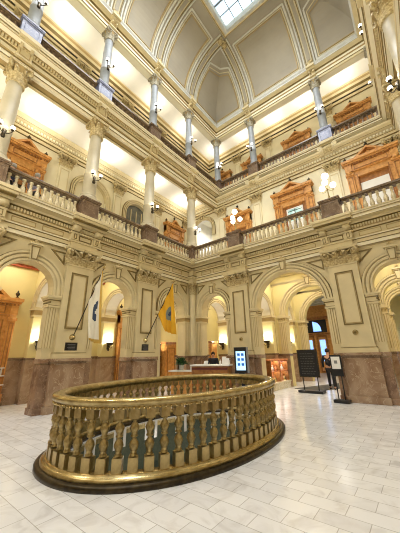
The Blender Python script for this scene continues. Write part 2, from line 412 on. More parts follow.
mb = MB(); mb.box(W+.15, W+.95, YS, 0, 0, 5.9, 'stone'); mb.box(W-.02, W+.15, YS, 0, 0, 1.5, 'marble'); struct(mb.build('wall_right'))
mb = MB(); mb.box(-3.3, 13.4, YS-.95, YS-.15, 0, 5.9, 'stone'); mb.box(0, W, YS-.15, YS-.02, 0, 1.5, 'marble'); struct(mb.build('wall_front'))
# red band and cornice on the inner arcades' corridor sides
mb = MB()
for y in (S+.5, 2*S+.5):
    mb.box(-3.0, 13.1, y-.1, y, 5.1, 5.2, 'red'); mb.box(-3.0, 13.1, y-.2, y, 5.2, 5.32, 'stone'); mb.box(-3.0, 13.1, y-.14, y, 5.32, 5.62, 'carve'); mb.box(-3.0, 13.1, y-.4, y, 5.62, 5.7, 'stone')
struct(mb.build('trim_corridor_cornice'))
# storey slabs as rings
def ring_slab(name, outer, inner, z0, z1, mtop, mbot):
    mb = MB(); X0, X1, Y0, Y1 = outer; a, b, c, d = inner
    for q in ((X0, a, Y0, Y1), (b, X1, Y0, Y1), (a, b, Y0, c), (a, b, d, Y1)):
        k = len(mb.f); mb.box(q[0], q[1], q[2], q[3], z0, z1, mtop); mb.m[k] = mbot
    return struct(mb.build(name))
ring_slab('ceiling_1', (-3.3, 13.4, -15.7, 14.6), (-.3, W+.3, YS-.3, .3), 5.9, LEV2-.02, 'floor', 'yellow')
ring_slab('ceiling_2', (-3.3, 13.4, -15.7, 6.4), (-.3, W+.3, -15.2, S+.3), 12.0, LEV3-.02, 'floor', 'ceil')
ring_slab('ceiling_3', (-3.3, 13.4, -15.7, 6.4), (-.3, W+.3, -15.2, S+.3), 18.7, 18.9, 'ceil', 'ceil')
mb = MB()
for i in range(6): mb.box(-3, 13, 7.6+i*1.2, 7.85+i*1.2, 5.5, 5.9, 'trimwhite'); 
for i in range(8): mb.box(-2+i*2, -1.8+i*2, 6.6, 14.4, 5.6, 5.9, 'trimwhite')
struct(mb.build('trim_hall_beams'))
# upper gallery walls
ARCH_L2 = [(1.55, .88, 9.75, LEV2), (4.65, .88, 9.75, LEV2)]
mb = MB(); arch_wall(mb, -3.1, 15.7, LEV2-.02, 12.0, 0, -.25, ARCH_L2, 'pale', 'stone')
for c, R, sp, _ in ARCH_L2: archivolt(mb, c, R, sp, 9.3, 0, k=.85)
struct(mb.build('wall_gallery_left', loc=(-3.1, 0, 0), rz=RL))
mb = MB(); mb.box(-3.3, -3.1, -15.7, 6.4, LEV3-.1, 18.8, 'pale'); struct(mb.build('wall_top_left'))
mb = MB(); mb.box(-3.3, 13.4, 6.2, 6.4, LEV3-.1, 18.8, 'pale'); struct(mb.build('wall_top_back'))
mb = MB(); mb.box(13.2, 13.4, -15.7, 6.4, LEV2, 18.8, 'pale'); struct(mb.build('wall_top_right'))
mb = MB(); mb.box(-3.3, 13.4, -15.7, -15.5, 0, 18.8, 'pale'); struct(mb.build('wall_top_front'))
mb = MB(); arch_wall(mb, -13.2, 3.1, LEV2-.02, 12.0, 0, -.3, [(1.55, .8, 10.1, LEV2), (-11.65, .8, 10.1, LEV2)], 'pale', 'white')
for c in (1.55, -11.65): archivolt(mb, c, .8, 10.1, 9.5, 0, k=.9); keystone(mb, c, 10.9, 11.25, 0)
struct(mb.build('wall_gallery_back', loc=(0, S, 0), rz=RB))
mb = MB(); mb.box(-3.2, 13.3, 6.2, 6.4, LEV2, 12, 'white'); mb.box(-3.3, -3.1, 3.1, 6.4, LEV2, 12, 'white'); struct(mb.build('wall_room_back'))

# ------------------------------------------------------------ entablatures
E1 = [(-.16, 5.2, 'stone'), (-.08, 5.2, 'glaze'), (-.08, 5.24, 'fillet_highlight'), (-.08, 5.36, 'glaze'), (-.05, 5.38, 'stone'), (-.05, 5.5, 'glaze'), (-.01, 5.52, 'fillet_highlight'), (-.01, 5.56, 'stone'), (-.1, 5.58, 'stone'), (-.1, 5.84, 'glaze'), (-.03, 5.86, 'stone'), (-.02, 5.92, 'gold_line'),
      (-.02, 6.08, 'glaze'), (.08, 6.1, 'stone'), (.12, 6.16, 'stone'), (.3, 6.2, 'glaze'), (.3, 6.22, 'fillet_highlight'), (.3, 6.3, 'stone'), (.33, 6.32, 'glaze'), (.34, 6.34, 'fillet_highlight'), (.37, 6.385, 'glaze'), (.37, 6.395, 'stone'), (.38, 6.42, 'stone'), (.38, 6.45, 'stone'), (-.9, 6.45, 'stone')]
struct(loop('trim_1', (0, W, YS, 0), E1))
E2 = [(-.66, 12.02, 'stone'), (-.66, 11.45, 'glaze'), (-.62, 11.42, 'stone'), (-.5, 11.42, 'glaze'), (-.47, 11.46, 'gold_line'), (-.27, 11.46, 'glaze'), (-.24, 11.42, 'fillet_highlight'), (-.12, 11.42, 'stone'), (-.12, 11.55, 'glaze'), (-.09, 11.57, 'fillet_highlight'), (-.09, 11.72, 'glaze'), (-.05, 11.75, 'gold_line'), (-.03, 11.8, 'stone'), (-.1, 11.82, 'fillet_highlight'),
      (-.1, 12.05, 'glaze'), (-.04, 12.08, 'stone'), (-.02, 12.12, 'gold_line'), (-.02, 12.26, 'gold_line'), (.08, 12.28, 'fillet_highlight'), (.22, 12.34, 'gold_line'), (.24, 12.36, 'fillet_highlight'), (.24, 12.44, 'glaze'), (.28, 12.46, 'fillet_highlight'), (.32, 12.5, 'glaze'), (.32, 12.515, 'fillet_highlight'), (.34, 12.56, 'stone'), (.34, 12.6, 'stone'), (-.9, 12.6, 'stone')]
struct(loop('trim_2', (0, W, -15.5, S), E2))
E3 = [(-.6, 18.8, 'stone'), (-.6, 17.6, 'glaze'), (-.56, 17.55, 'fillet_highlight'), (-.2, 17.55, 'stone'), (-.12, 17.55, 'stone'), (-.12, 17.7, 'glaze'), (-.08, 17.72, 'fillet_highlight'), (-.08, 17.88, 'gold_line'), (-.02, 17.93, 'stone'), (-.08, 17.95, 'fillet_highlight'), (-.08, 18.15, 'glaze'), (0, 18.2, 'stone'), (.12, 18.26, 'stone'), (.2, 18.32, 'glaze'), (.2, 18.34, 'trimwhite'), (.2, 18.42, 'trimwhite'), (.27, 18.52, 'trimwhite'), (.27, 18.56, 'trimwhite'), (.0, 18.6, 'trimwhite'), (-.6, 18.8, 'stone')]
struct(loop('trim_3', (0, W, -15.5, S), E3))
def dentils(name, rect, o0, o1, z0, z1, pitch, m='stone', frac=.55):
    mb = MB(); x0, x1, y0, y1 = rect
    y = y0+.05
    while y < y1:
        mb.box(x0+o0, x0+o1, y, y+pitch*frac, z0, z1, m); mb.box(x1-o1, x1-o0, y, y+pitch*frac, z0, z1, m); y += pitch
    x = x0+.05
    while x < x1:
        mb.box(x, x+pitch*frac, y1-o1, y1-o0, z0, z1, m); x += pitch
    return struct(mb.build(name))
dentils('trim_4', (0, W, YS, 0), -.04, .05, 5.95, 6.06, .09, frac=.6)
dentils('trim_5', (0, W, -15.5, S), -.04, .05, 12.14, 12.25, .1, frac=.6)
# frieze panels of the ground entablature
mb = MB()
def friezepanels(fr, z0, z1, to_world):
    for a, b in fr:
        t = MB(); t.rect(a, b, z0, z1, .022, -.11, -.085, 'gold_line')
        mb.add([to_world(v) for v in t.v], t.f, t.m)
for k in range(4): friezepanels([(k*S+.75, k*S+1.45), (k*S+1.65, k*S+2.35)], 5.62, 5.8, lambda v: (v[1], -v[0], v[2]))
for a, b in ((.55, 1.2), (1.35, 2.05), (3.6, 4.5), (4.65, 5.5), (5.65, 6.5), (8.05, 8.75), (8.9, 9.6)): friezepanels([(a, b)], 5.62, 5.8, lambda v: (v[0], -v[1], v[2]))
struct(mb.build('trim_6'))
# gallery cornices: around the outer walls
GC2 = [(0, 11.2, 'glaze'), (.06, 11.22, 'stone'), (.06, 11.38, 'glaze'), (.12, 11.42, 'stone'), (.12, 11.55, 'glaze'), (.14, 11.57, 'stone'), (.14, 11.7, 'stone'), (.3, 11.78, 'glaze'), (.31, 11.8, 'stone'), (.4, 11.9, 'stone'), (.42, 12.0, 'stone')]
def gallery_cornice(name, rect, prof, dz=0):
    return struct(loop(name, rect, [(p[0], p[1]+dz, p[2]) for p in prof]))
gallery_cornice('trim_7', (-3.1, 13.2, -15.5, S), GC2)
GC3 = [(0, 17.75, 'glaze'), (.08, 17.78, 'stone'), (.08, 17.98, 'bronze'), (.13, 17.99, 'bronze'), (.13, 18.07, 'stone'), (.14, 18.08, 'stone'), (.14, 18.28, 'glaze'), (.28, 18.36, 'stone'), (.34, 18.5, 'gold_line'), (.42, 18.6, 'stone'), (.44, 18.7, 'stone')]
gallery_cornice('trim_8', (-3.1, 13.2, -15.5, 6.2), GC3)
mb = MB()
for i in range(130): mb.box(-2.97, -2.88, -14+i*.14, -13.92+i*.14, 11.58, 11.69, 'pale')
for i in range(115): mb.box(-3+i*.14, -2.92+i*.14, S-.22, S-.13, 11.58, 11.69, 'pale')
struct(mb.build('trim_9'))

# ------------------------------------------------------------ coved ceiling and laylight
Z0C, RC, HC = 18.6, 3.05, 3.4
CR = (0, W, -15.5, S)
def cove_oz(t, h=0):
    """t 0..1 up the cove; h offset towards the room"""
    a = t*PI/2; o = RC*(1-math.cos(a)); z = Z0C+HC*math.sin(a)
    nx, nz = math.cos(a)*1.0, -math.sin(a)
    return o+nx*h, z+nz*h
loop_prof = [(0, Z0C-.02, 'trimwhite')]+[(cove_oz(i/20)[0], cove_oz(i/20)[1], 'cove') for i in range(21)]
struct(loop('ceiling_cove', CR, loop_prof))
def cp(side, al, t, h):
    o, z = cove_oz(t, h)
    if side == 'L': return (o, al, z)
    if side == 'R': return (W-o, al, z)
    return (al, S-o, z)
def cove_strip(mb, side, path, wd, h, m):
    """ribbon of width wd along path [(along,t)] standing h proud of the cove"""
    n = len(path); P = [Vector(cp(side, a, t, h)) for a, t in path]
    vs = []; arc = 5.1
    for i, (a, t) in enumerate(path):
        a0, t0 = path[max(i-1, 0)]; a1, t1 = path[min(i+1, n-1)]
        d = Vector((a1-a0, (t1-t0)*arc)); d.normalize(); nn = Vector((-d.y, d.x))*wd/2
        for sgn in (-1, 1):
            for hh in (0, h): vs.append(cp(side, a+sgn*nn.x, t+sgn*nn.y/arc, hh))
    fs = []
    for i in range(n-1):
        b, c = i*4, (i+1)*4
        fs += [(b+1, b+3, c+3, c+1), (b, b+1, c+1, c), (b+3, b+2, c+2, c+3)]
    fs += [(0, 1, 3, 2), ((n-1)*4, (n-1)*4+2, (n-1)*4+3, (n-1)*4+1)]
    mb.add(vs, fs, m)
def seg(p, q, n): return [(p[0]+(q[0]-p[0])*i/n, p[1]+(q[1]-p[1])*i/n) for i in range(n+1)]
rib_i = 0
def rib(side, al):
    global rib_i
    rib_i += 1; mb = MB()
    cove_strip(mb, side, seg((al, .0), (al, .97), 20), .5, .05, 'cove_rib')
    for s in (-1, 1):
        cove_strip(mb, side, seg((al+s*.3, .0), (al+s*.3, .98), 20), .07, .1, 'cove_line')
        cove_strip(mb, side, seg((al+s*.2, .0), (al+s*.2, .98), 20), .04, .09, 'glaze')
    for t in (.03, .93):
        o, z = cove_oz(t, .12); p = cp(side, al, t, .12); mb.sphere(p, .17, 'carve', 8, 1.3)
        for s in (-1, 1): mb.sphere(cp(side, al+s*.13, t+.03, .1), .09, 'carve', 8)
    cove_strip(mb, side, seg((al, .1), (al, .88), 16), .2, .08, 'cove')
    struct(mb.build('trim_cove_rib_%d' % rib_i))
LA = [k*S for k in range(-5, 1)]
for y in LA: rib('L', y); 
for y in LA[-3:]: rib('R', y)
rib('B', 2.8); rib('B', 7.3)
mb = MB()
def panel(side, a0, a1, t0, t1):
    for dd, wd, h, m in ((0, .1, .06, 'cove_line'), (.13, .06, .04, 'cove_rib'), (.22, .05, .06, 'gold_line')):
        A0, A1, T0, T1 = a0+dd, a1-dd, t0+dd/5.1, t1-dd/5.1
        cove_strip(mb, side, seg((A0, T0), (A0, T1), 16), wd, h, m); cove_strip(mb, side, seg((A1, T0), (A1, T1), 16), wd, h, m)
        cove_strip(mb, side, seg((A0, T0), (A1, T0), 2), wd, h, m); cove_strip(mb, side, seg((A0, T1), (A1, T1), 2), wd, h, m)
for y in LA[:-1]: panel('L', y+.48, y+S-.48, .05, .86)
for y in LA[-3:-1]: panel('R', y+.48, y+S-.48, .05, .86)
panel('B', 2.8+.48, 7.3-.48, .05, .86)
# corner pieces: the frame climbs beside each rib and crosses the groin near the top
for dd, wd, h, m in ((0, .1, .06, 'cove_line'), (.13, .06, .04, 'cove_rib'), (.22, .05, .06, 'gold_line')):
    T0 = .05+dd/5.1; tt = .72-dd/3
    e = RC*(1-math.cos(tt*PI/2))
    for side, a0, sg, corner in (('L', .45, 1, S), ('B', 2.8-.45, -1, 0), ('B', 7.3+.45, 1, W), ('R', .45, 1, S)):
        A = a0+sg*dd
        cove_strip(mb, side, seg((A, T0), (A, tt-.06), 14), wd, h, m)
        g = corner-sg*e if True else 0
        cove_strip(mb, side, seg((A, tt-.06), (g, tt), 4), wd, h, m)
        eb = RC*(1-math.cos(T0*PI/2))
        cove_strip(mb, side, seg((A, T0), (corner-sg*(eb+dd*.6), T0), 6), wd, h, m)
struct(mb.build('trim_cove_panels'))
gx0, gx1, gy0, gy1 = RC, W-RC, -15.5+RC, S-RC
zt = Z0C+HC
win = MB()
struct(loop('window_1', (gx0, gx1, gy0, gy1), [(-.02, zt-.03, 'cove_rib'), (.04, zt-.12, 'gold_line'), (.1, zt-.14, 'stone'), (.16, zt-.08, 'trimwhite'), (.28, zt-.06, 'trimwhite'), (.3, zt-.16, 'trimwhite'), (.36, zt-.16, 'trimwhite'), (.38, zt+.1, 'trimwhite'), (.38, zt+.35, 'trimwhite')]))
W1 = bpy.data.objects['window_1']
ix0, ix1, iy0, iy1 = gx0+.38, gx1-.38, gy0+.38, gy1-.38
mb = MB(); mb.box(ix0-.05, ix1+.05, iy0-.05, iy1+.05, zt+.3, zt+.34, 'glass_sky'); mb.build('pane', W1)
mb = MB(); nx = 5; dx = (ix1-ix0)/nx; ny = round((iy1-iy0)/dx); dy = (iy1-iy0)/ny
for i in range(1, nx): mb.box(ix0+i*dx-.018, ix0+i*dx+.018, iy0, iy1, zt+.24, zt+.3, 'mullion')
for j in range(1, ny):
    wd = .05 if j % 3 == 2 else .018; mb.box(ix0, ix1, iy1-j*dy-wd, iy1-j*dy+wd, zt+.22, zt+.3, 'mullion')
mb.build('mullion', W1)
# unseen lid and side walls above the cove, added to stop world light
mb = MB(); mb.box(-3.4, 13.5, -15.8, 6.5, zt+.5, zt+.6, 'ceil'); 
for q in ((-3.4, -3.3, -15.8, 6.5), (13.4, 13.5, -15.8, 6.5), (-3.3, 13.4, 6.4, 6.5), (-3.3, 13.4, -15.8, -15.7)): mb.box(*q, 18.8, zt+.5, 'ceil')
struct(mb.build('ceiling_light_stop'))

# ------------------------------------------------------------ classical pieces
def leaf(mb, base, out, side, h, wd, curl, m='carve'):
    """acanthus leaf; base point, outward unit, side unit"""
    b = Vector(base); o = Vector(out); s = Vector(side); rows = []
    for i, (hh, oo, ww) in enumerate(((0, 0, .7), (.35, .06, 1), (.7, .22, .95), (.92, .6, .8), (.95, 1, .45), (.8, 1.12, .2))):
        c = b+Vector((0, 0, h*hh))+o*(curl*oo)
        rows.append([c-s*(wd*ww/2), c+o*(curl*.22), c+s*(wd*ww/2)])
    vs = [p for r in rows for p in r]; fs = []
    for i in range(len(rows)-1):
        for j in range(2): fs.append((i*3+j, i*3+j+1, i*3+4+j, i*3+3+j))
    mb.add(vs, fs, m, True)
def volute(mb, c, a, r, wd, m='carve', d=None):
    """scroll disc with its axis along the horizontal direction a"""
    ax = Vector(a).normalized(); u = Vector((0, 0, 1)); v = ax.cross(u); n = 10; c = Vector(c); vs = []; fs = []
    prof = ((-wd/2, r*.75), (-wd/2, r), (wd/2, r), (wd/2, r*.75), (wd*.3, r*.6), (wd*.6, r*.3), (wd*.6, .001))
    prof2 = ((-wd*.6, .001), (-wd*.6, r*.3), (-wd*.3, r*.6))+prof
    for k, (x, rr) in enumerate(prof2):
        for i in range(n):
            t = 2*PI*i/n; vs.append(c+ax*x+(u*math.cos(t)+v*math.sin(t))*rr)
    for k in range(len(prof2)-1):
        for i in range(n):
            j = (i+1) % n; fs.append((k*n+i, k*n+j, (k+1)*n+j, (k+1)*n+i))
    mb.add(vs, fs, m, True)
def capital_round(r, h, m='carve', c=(0, 0), z=0):
    mb = MB()
    mb.lathe([(r*1.0, z), (r*1.14, z+.02), (r*1.14, z+.05), (r*.98, z+.06, 'gold_line'), (r*1.0, z+h*.4, 'gold_line'), (r*1.2, z+h*.75, 'gold_line'), (r*1.38, z+h*.86)], m, c, 16)  # ochre bell, its darker colour also painting shade behind the leaves
    for row, (z0, hh, cu, off) in enumerate(((z+.05, h*.4, r*.35, 0), (z+.06, h*.68, r*.5, PI/8))):
        for i in range(8):
            a = off+i*PI/4; o = Vector((math.cos(a), math.sin(a), 0)); s = Vector((-o.y, o.x, 0))
            leaf(mb, (c[0]+o.x*r*1.0, c[1]+o.y*r*1.0, z0), o, s, hh, r*.66, cu, m)
    for i in range(4):
        a = PI/4+i*PI/2; o = Vector((math.cos(a), math.sin(a), 0)); s = Vector((-o.y, o.x, 0))
        p = Vector((c[0], c[1], z+h*.76))+o*r*1.62; volute(mb, p, s, h*.13, r*.3, m)
        mb.tube([Vector((c[0], c[1], z+h*.5))+o*r*1.1, Vector((c[0], c[1], z+h*.72))+o*r*1.3, p+Vector((0, 0, h*.08))], r*.1, m, 6)
    poly = []
    for i in range(4):
        a = PI/4+i*PI/2
        for da, rr in ((-.1, 1.95), (.1, 1.95), (PI/4-.15, 1.42), (PI/4+.15, 1.42)): poly.append((c[0]+r*rr*math.cos(a+da), c[1]+r*rr*math.sin(a+da)))
    n = len(poly); z0, z1 = z+h*.88, z+h
    mb.add([(x, y, z0) for x, y in poly]+[(x, y, z1) for x, y in poly], [tuple(range(n-1, -1, -1)), tuple(range(n, 2*n))]+[(i, (i+1) % n, (i+1) % n+n, i+n) for i in range(n)], m)
    return mb
def capital_flat(wd, dp, h, z, y0, m='carve', nleaf=4):
    """pilaster capital: front at y0, width wd, projecting dp behind"""
    mb = MB(); mb.box(-wd/2-.02, wd/2+.02, y0-dp, y0+.03, z, z+.05, 'stone')
    mb.add([(-wd/2, y0-dp, z+.05), (wd/2, y0-dp, z+.05), (wd/2, y0, z+.05), (-wd/2, y0, z+.05), (-wd/2-.05, y0-dp, z+h*.85), (wd/2+.05, y0-dp, z+h*.85), (wd/2+.05, y0+.08, z+h*.85), (-wd/2-.05, y0+.08, z+h*.85)],
           [(0, 3, 2, 1), (4, 5, 6, 7), (0, 1, 5, 4), (1, 2, 6, 5), (2, 3, 7, 6), (3, 0, 4, 7)], 'glaze')  # brown glaze bell, tone also paints the shade between leaves
    lw = wd/nleaf
    for i in range(nleaf): leaf(mb, (-wd/2+lw*(i+.5), y0, z+.05), (0, 1, 0), (1, 0, 0), h*.42, lw*.95, .14, m)
    for i in range(nleaf+1): leaf(mb, (-wd/2+lw*i, y0, z+.06), (0, 1, 0), (1, 0, 0), h*.72, lw*.85, .2, m)
    for s in (-1, 1):
        leaf(mb, (s*wd/2, y0-dp*.4, z+.05), (s, 0, 0), (0, 1, 0), h*.5, dp*.8, .12, m)
        volute(mb, (s*(wd/2+.04), y0+.13, z+h*.7), (s, -1, 0), h*.2, .12, m)
        volute(mb, (s*wd*.12, y0+.13, z+h*.74), (s, -.2, 0), h*.11, .07, m)
        mb.tube([(s*wd*.1, y0+.1, z+h*.4), (s*wd*.22, y0+.13, z+h*.62), (s*wd*.42, y0+.14, z+h*.84)], .025, m, 6)
    mb.sphere((0, y0+.17, z+h*.9), .06, m, 8)
    k = wd/2+.12
    mb.add([(-k, y0-dp, z+h*.87), (k, y0-dp, z+h*.87), (k+.03, y0+.22, z+h*.87), (k*.5, y0+.15, z+h*.87), (-k*.5, y0+.15, z+h*.87), (-k-.03, y0+.22, z+h*.87),
            (-k, y0-dp, z+h), (k, y0-dp, z+h), (k+.05, y0+.25, z+h), (k*.5, y0+.18, z+h), (-k*.5, y0+.18, z+h), (-k-.05, y0+.25, z+h)],
           [(5, 4, 3, 2, 1, 0), (6, 7, 8, 9, 10, 11), (0, 1, 7, 6), (1, 2, 8, 7), (2, 3, 9, 8), (3, 4, 10, 9), (4, 5, 11, 10), (5, 0, 6, 11)], 'stone')
    return mb
def flutes(mb, x0, x1, y, z0, z1, n, m='stone', axis='x', dirn=1):
    """raised fillets on a face: shallow reeding"""
    d = (x1-x0)/n
    if axis == 'x': mb.box(x0, x1, min(y, y+dirn*.006), max(y, y+dirn*.006), z0, z1, 'gold_line')
    else: mb.box(min(y, y+dirn*.006), max(y, y+dirn*.006), x0, x1, z0, z1, 'gold_line')
    for i in range(n):
        a, b = x0+i*d+d*.18, x0+i*d+d*.82
        if axis == 'x': mb.box(a, b, min(y, y+dirn*.03), max(y, y+dirn*.03), z0, z1, m)
        else: mb.box(min(y, y+dirn*.03), max(y, y+dirn*.03), a, b, z0, z1, m)

# ------------------------------------------------------------ ground piers
def make_pier(label):
    t = thing('pier', label, 'pier', group=None)
    mb = MB(); mb.box(-JT, JT, TB-.03, -.1, 0, 1.38, 'marble_jamb'); mb.box(-.55, .55, -.2, .03, 0, 1.38, 'marble'); mb.box(-.6, .6, -.2, .08, 0, .2, 'marble'); mb.box(-JT-.03, JT+.03, TB-.05, -.06, 0, .18, 'marble_jamb')
    mb.box(-.57, .57, -.2, .06, 1.38, 1.45, 'marble_dk'); mb.box(-.6, .6, -.2, .09, 1.45, 1.54, 'marble'); mb.box(-JT-.02, JT+.02, TB-.05, -.07, 1.4, 1.54, 'marble')
    mb.build('marble_dado', t, bevel=.01)
    mb = MB(); mb.box(-.56, .56, -.2, .05, 1.54, 1.68, 'stone'); mb.box(-.52, .52, -.2, .03, 1.68, 1.78, 'stone'); mb.box(-.535, .535, -.2, .045, 1.7, 1.715, 'glaze'); mb.box(-JT, JT, TB-.02, -.12, 1.54, 1.68, 'stone')
    mb.build('base_moulding', t)
    mb = MB(); mb.box(-.49, .49, -.2, 0, 1.78, 4.62, 'stone')
    mb.rect(-.3, .3, 2.46, 4.38, .035, -.01, .03, 'glaze'); mb.rect(-.255, .255, 2.51, 4.33, .025, -.01, .02, 'gold_line')
    mb.build('shaft', t)
    for s in (-1, 1):
        mb = MB(); mb.box(min(s*.45, s*JT), max(s*.45, s*JT), TB-.01, -.13, 1.68, 3.16, 'stone')
        flutes(mb, min(s*.53, s*.77), max(s*.53, s*.77), -.13, 1.85, 3.1, 3); flutes(mb, TB+.03, -.18, s*JT, 1.85, 3.1, 5, axis='y', dirn=s)
        mb.build('jamb', t)
        mb = MB()
        for z0, z1, e, m in ((3.12, 3.18, .05, 'stone'), (3.18, 3.2, .03, 'glaze'), (3.2, 3.34, .03, 'stone'), (3.34, 3.37, .05, 'glaze'), (3.37, 3.43, .07, 'stone'), (3.43, 3.5, .1, 'stone')):
            x = s*(JT+e); mb.box(min(s*.5, x), max(s*.5, x), TB-e, -.13+e, z0, z1, m)
        for k in range(6): yy = TB+.04+k*.09; mb.sphere((s*(JT+.03), yy, 3.27), .035, 'glaze', 6)
        mb.build('impost', t)
    capital_flat(.98, .2, .66, 4.62, 0, nleaf=3).build('capital', t)
    mb = MB(); mb.box(-.5, .5, -.1, .04, 5.28, 5.56, 'stone'); mb.box(-.58, .58, -.1, .08, 5.5, 5.56, 'stone'); mb.box(-.52, .52, -.1, .03, 5.56, 6.1, 'stone'); mb.box(-.59, .59, -.1, .1, 5.82, 5.88, 'stone'); mb.box(-.6, .6, -.1, .11, 5.885, 5.9, 'glaze')
    mb.rect(-.24, .24, 5.6, 5.8, .03, .025, .05, 'glaze'); mb.build('frieze_block', t)
    for s in (-1, 1):
        mb = MB(); mb.box(s*.42-.12, s*.42+.12, 0, .12, 5.57, 5.83, 'stone'); mb.rect(s*.42-.05, s*.42+.05, 5.6, 5.79, .018, .115, .14, 'glaze'); mb.build('bracket', t)
        mb = MB(); mb.prism([(s*.42-.11, 5.9), (s*.42+.11, 5.9), (s*.42+.11, 6.15), (s*.42-.11, 6.15)], -.05, .2, 'stone'); volute(mb, (s*.42, .2, 6.0), (1, 0, 0), .09, .23, 'stone'); mb.build('bracket', t)
    mb = MB(); mb.box(-.62, .62, -.1, .26, 6.12, 6.2, 'stone'); mb.box(-.66, .66, -.1, .44, 6.2, 6.24, 'glaze'); mb.box(-.68, .68, -.1, .46, 6.24, 6.34, 'stone'); mb.box(-.7, .7, -.1, .5, 6.34, 6.46, 'stone')
    mb.build('cornice_block', t, bevel=.015)
    return t
pier = make_pier('cream pier with marble foot carrying the white flag'); pier.location = (0, -6.2, 0); pier.rotation_euler = (0, 0, RL)
G = 'panelled piers of the ground arcade'; pier['group'] = G
dup(pier, (0, -3.1, 0), RL, 'cream pier with marble foot carrying the yellow flag', G)
dup(pier, (0, -9.3, 0), RL, 'cream pier cut off at the left edge', G)
dup(pier, (2.8, 0, 0), RB, 'cream pier with marble foot right behind the lit kiosk screen', G)
dup(pier, (7.3, 0, 0), RB, 'large cream pier with marble foot at the right beside the two signs', G)
def inner_pier(x, y, label):
    t = thing('corridor_pier', label, 'pier', (x, y, 0), RB, 'plain piers of the inner arcades')
    mb = MB(); mb.box(-JT, JT, TB-.03, -.1, 0, 1.45, 'marble'); mb.box(-JT-.03, JT+.03, TB-.05, -.07, 1.45, 1.55, 'marble_dk'); mb.build('marble_dado', t)
    mb = MB()
    for s in (-1, 1):
        mb.box(min(s*.45, s*JT), max(s*.45, s*JT), TB-.03, -.08, 1.55, 3.16, 'stone'); flutes(mb, min(s*.5, s*.78), max(s*.5, s*.78), -.08, 1.7, 3.1, 3); flutes(mb, TB+.03, -.15, s*JT, 1.7, 3.1, 4, axis='y', dirn=s)
    mb.box(-.28, .28, -.2, .02, 1.55, 5.1, 'yellow'); flutes(mb, -.26, .26, .02, 1.7, 5.0, 4, 'yellow')
    mb.build('shaft', t)
    mb = MB()
    for s in (-1, 1):
        for z0, z1, e in ((3.12, 3.18, .04), (3.18, 3.36, .02), (3.36, 3.5, .09)):
            x2 = s*(JT+e); mb.box(min(s*.42, x2), max(s*.42, x2), TB-.03-e, -.08+e, z0, z1, 'stone' if e != .02 else 'carve')
    mb.build('impost', t)
inner_pier(2.8, S+.15, 'yellow inner pier behind the letter board sign'); inner_pier(7.3, S+.15, 'yellow inner pier seen through the rightmost arch')
inner_pier(2.8, 2*S+.15, 'second yellow inner pier far down the corridor'); inner_pier(7.3, 2*S+.15, 'second inner pier beyond the rightmost arch')
# corner column of the ground storey
t = thing('corner_column', 'slim engaged column at the inner corner between two narrow arches', 'column')
mb = MB(); 
for rz_ in (0, 1):
    f_ = (lambda a, b, c, d: (a, b, c, d)) if rz_ == 0 else (lambda a, b, c, d: (-d, -c, -b, -a))
    q = f_(-.15, .0, -.57, 0); 
mb.box(TB-.03, .0, -.57, .2, 0, 1.45, 'marble'); mb.box(TB-.03, .5, 0, -TB, 0, 1.45, 'marble'); mb.box(TB-.04, .03, -.6, .1, 1.45, 1.54, 'marble_dk'); mb.box(-.1, .53, -.03, -TB, 1.45, 1.54, 'marble_dk')
mb.box(-.05, .2, -.2, .05, 0, 1.5, 'marble'); mb.build('marble_dado', t)
mb = MB(); mb.box(TB-.01, -.06, -.56, -.1, 1.54, 3.16, 'stone'); mb.box(.1, .49, .06, -TB, 1.54, 3.16, 'stone')
flutes(mb, -.54, -.2, -.06, 1.7, 3.1, 3, axis='y', dirn=1); flutes(mb, .18, .48, .06, 1.7, 3.1, 3, dirn=-1); mb.build('jamb', t)
mb = MB()
for z0, z1, e in ((3.12, 3.18, .04), (3.18, 3.36, .022), (3.36, 3.5, .08)):
    mb.box(TB-.02, -.06+e, -.56-e, -.1, z0, z1, 'stone' if e > .03 else 'gold_line'); mb.box(.1, .49+e, .06-e, -TB, z0, z1, 'stone' if e > .03 else 'gold_line')
mb.build('impost', t)
mb = MB(); mb.lathe([(.2, 1.54), (.2, 1.68), (.17, 1.74), (.16, 4.6)], 'stone', (.02, -.02), 16); mb.box(-.16, .02, -.02, .16, 1.54, 5.2, 'stone'); mb.build('shaft', t)
capital_round(.17, .62, c=(.02, -.02), z=4.6).build('capital', t)
mb = MB(); mb.box(-.15, .2, -.2, .15, 5.22, 5.9, 'stone'); mb.box(-.15, .3, -.3, .15, 5.5, 5.56, 'stone'); mb.box(-.15, .26, -.26, .15, 5.6, 5.62, 'glaze'); mb.box(-.15, .45, -.45, .15, 6.2, 6.3, 'stone'); mb.box(-.15, .5, -.5, .15, 6.3, 6.46, 'stone'); mb.build('frieze_block', t)

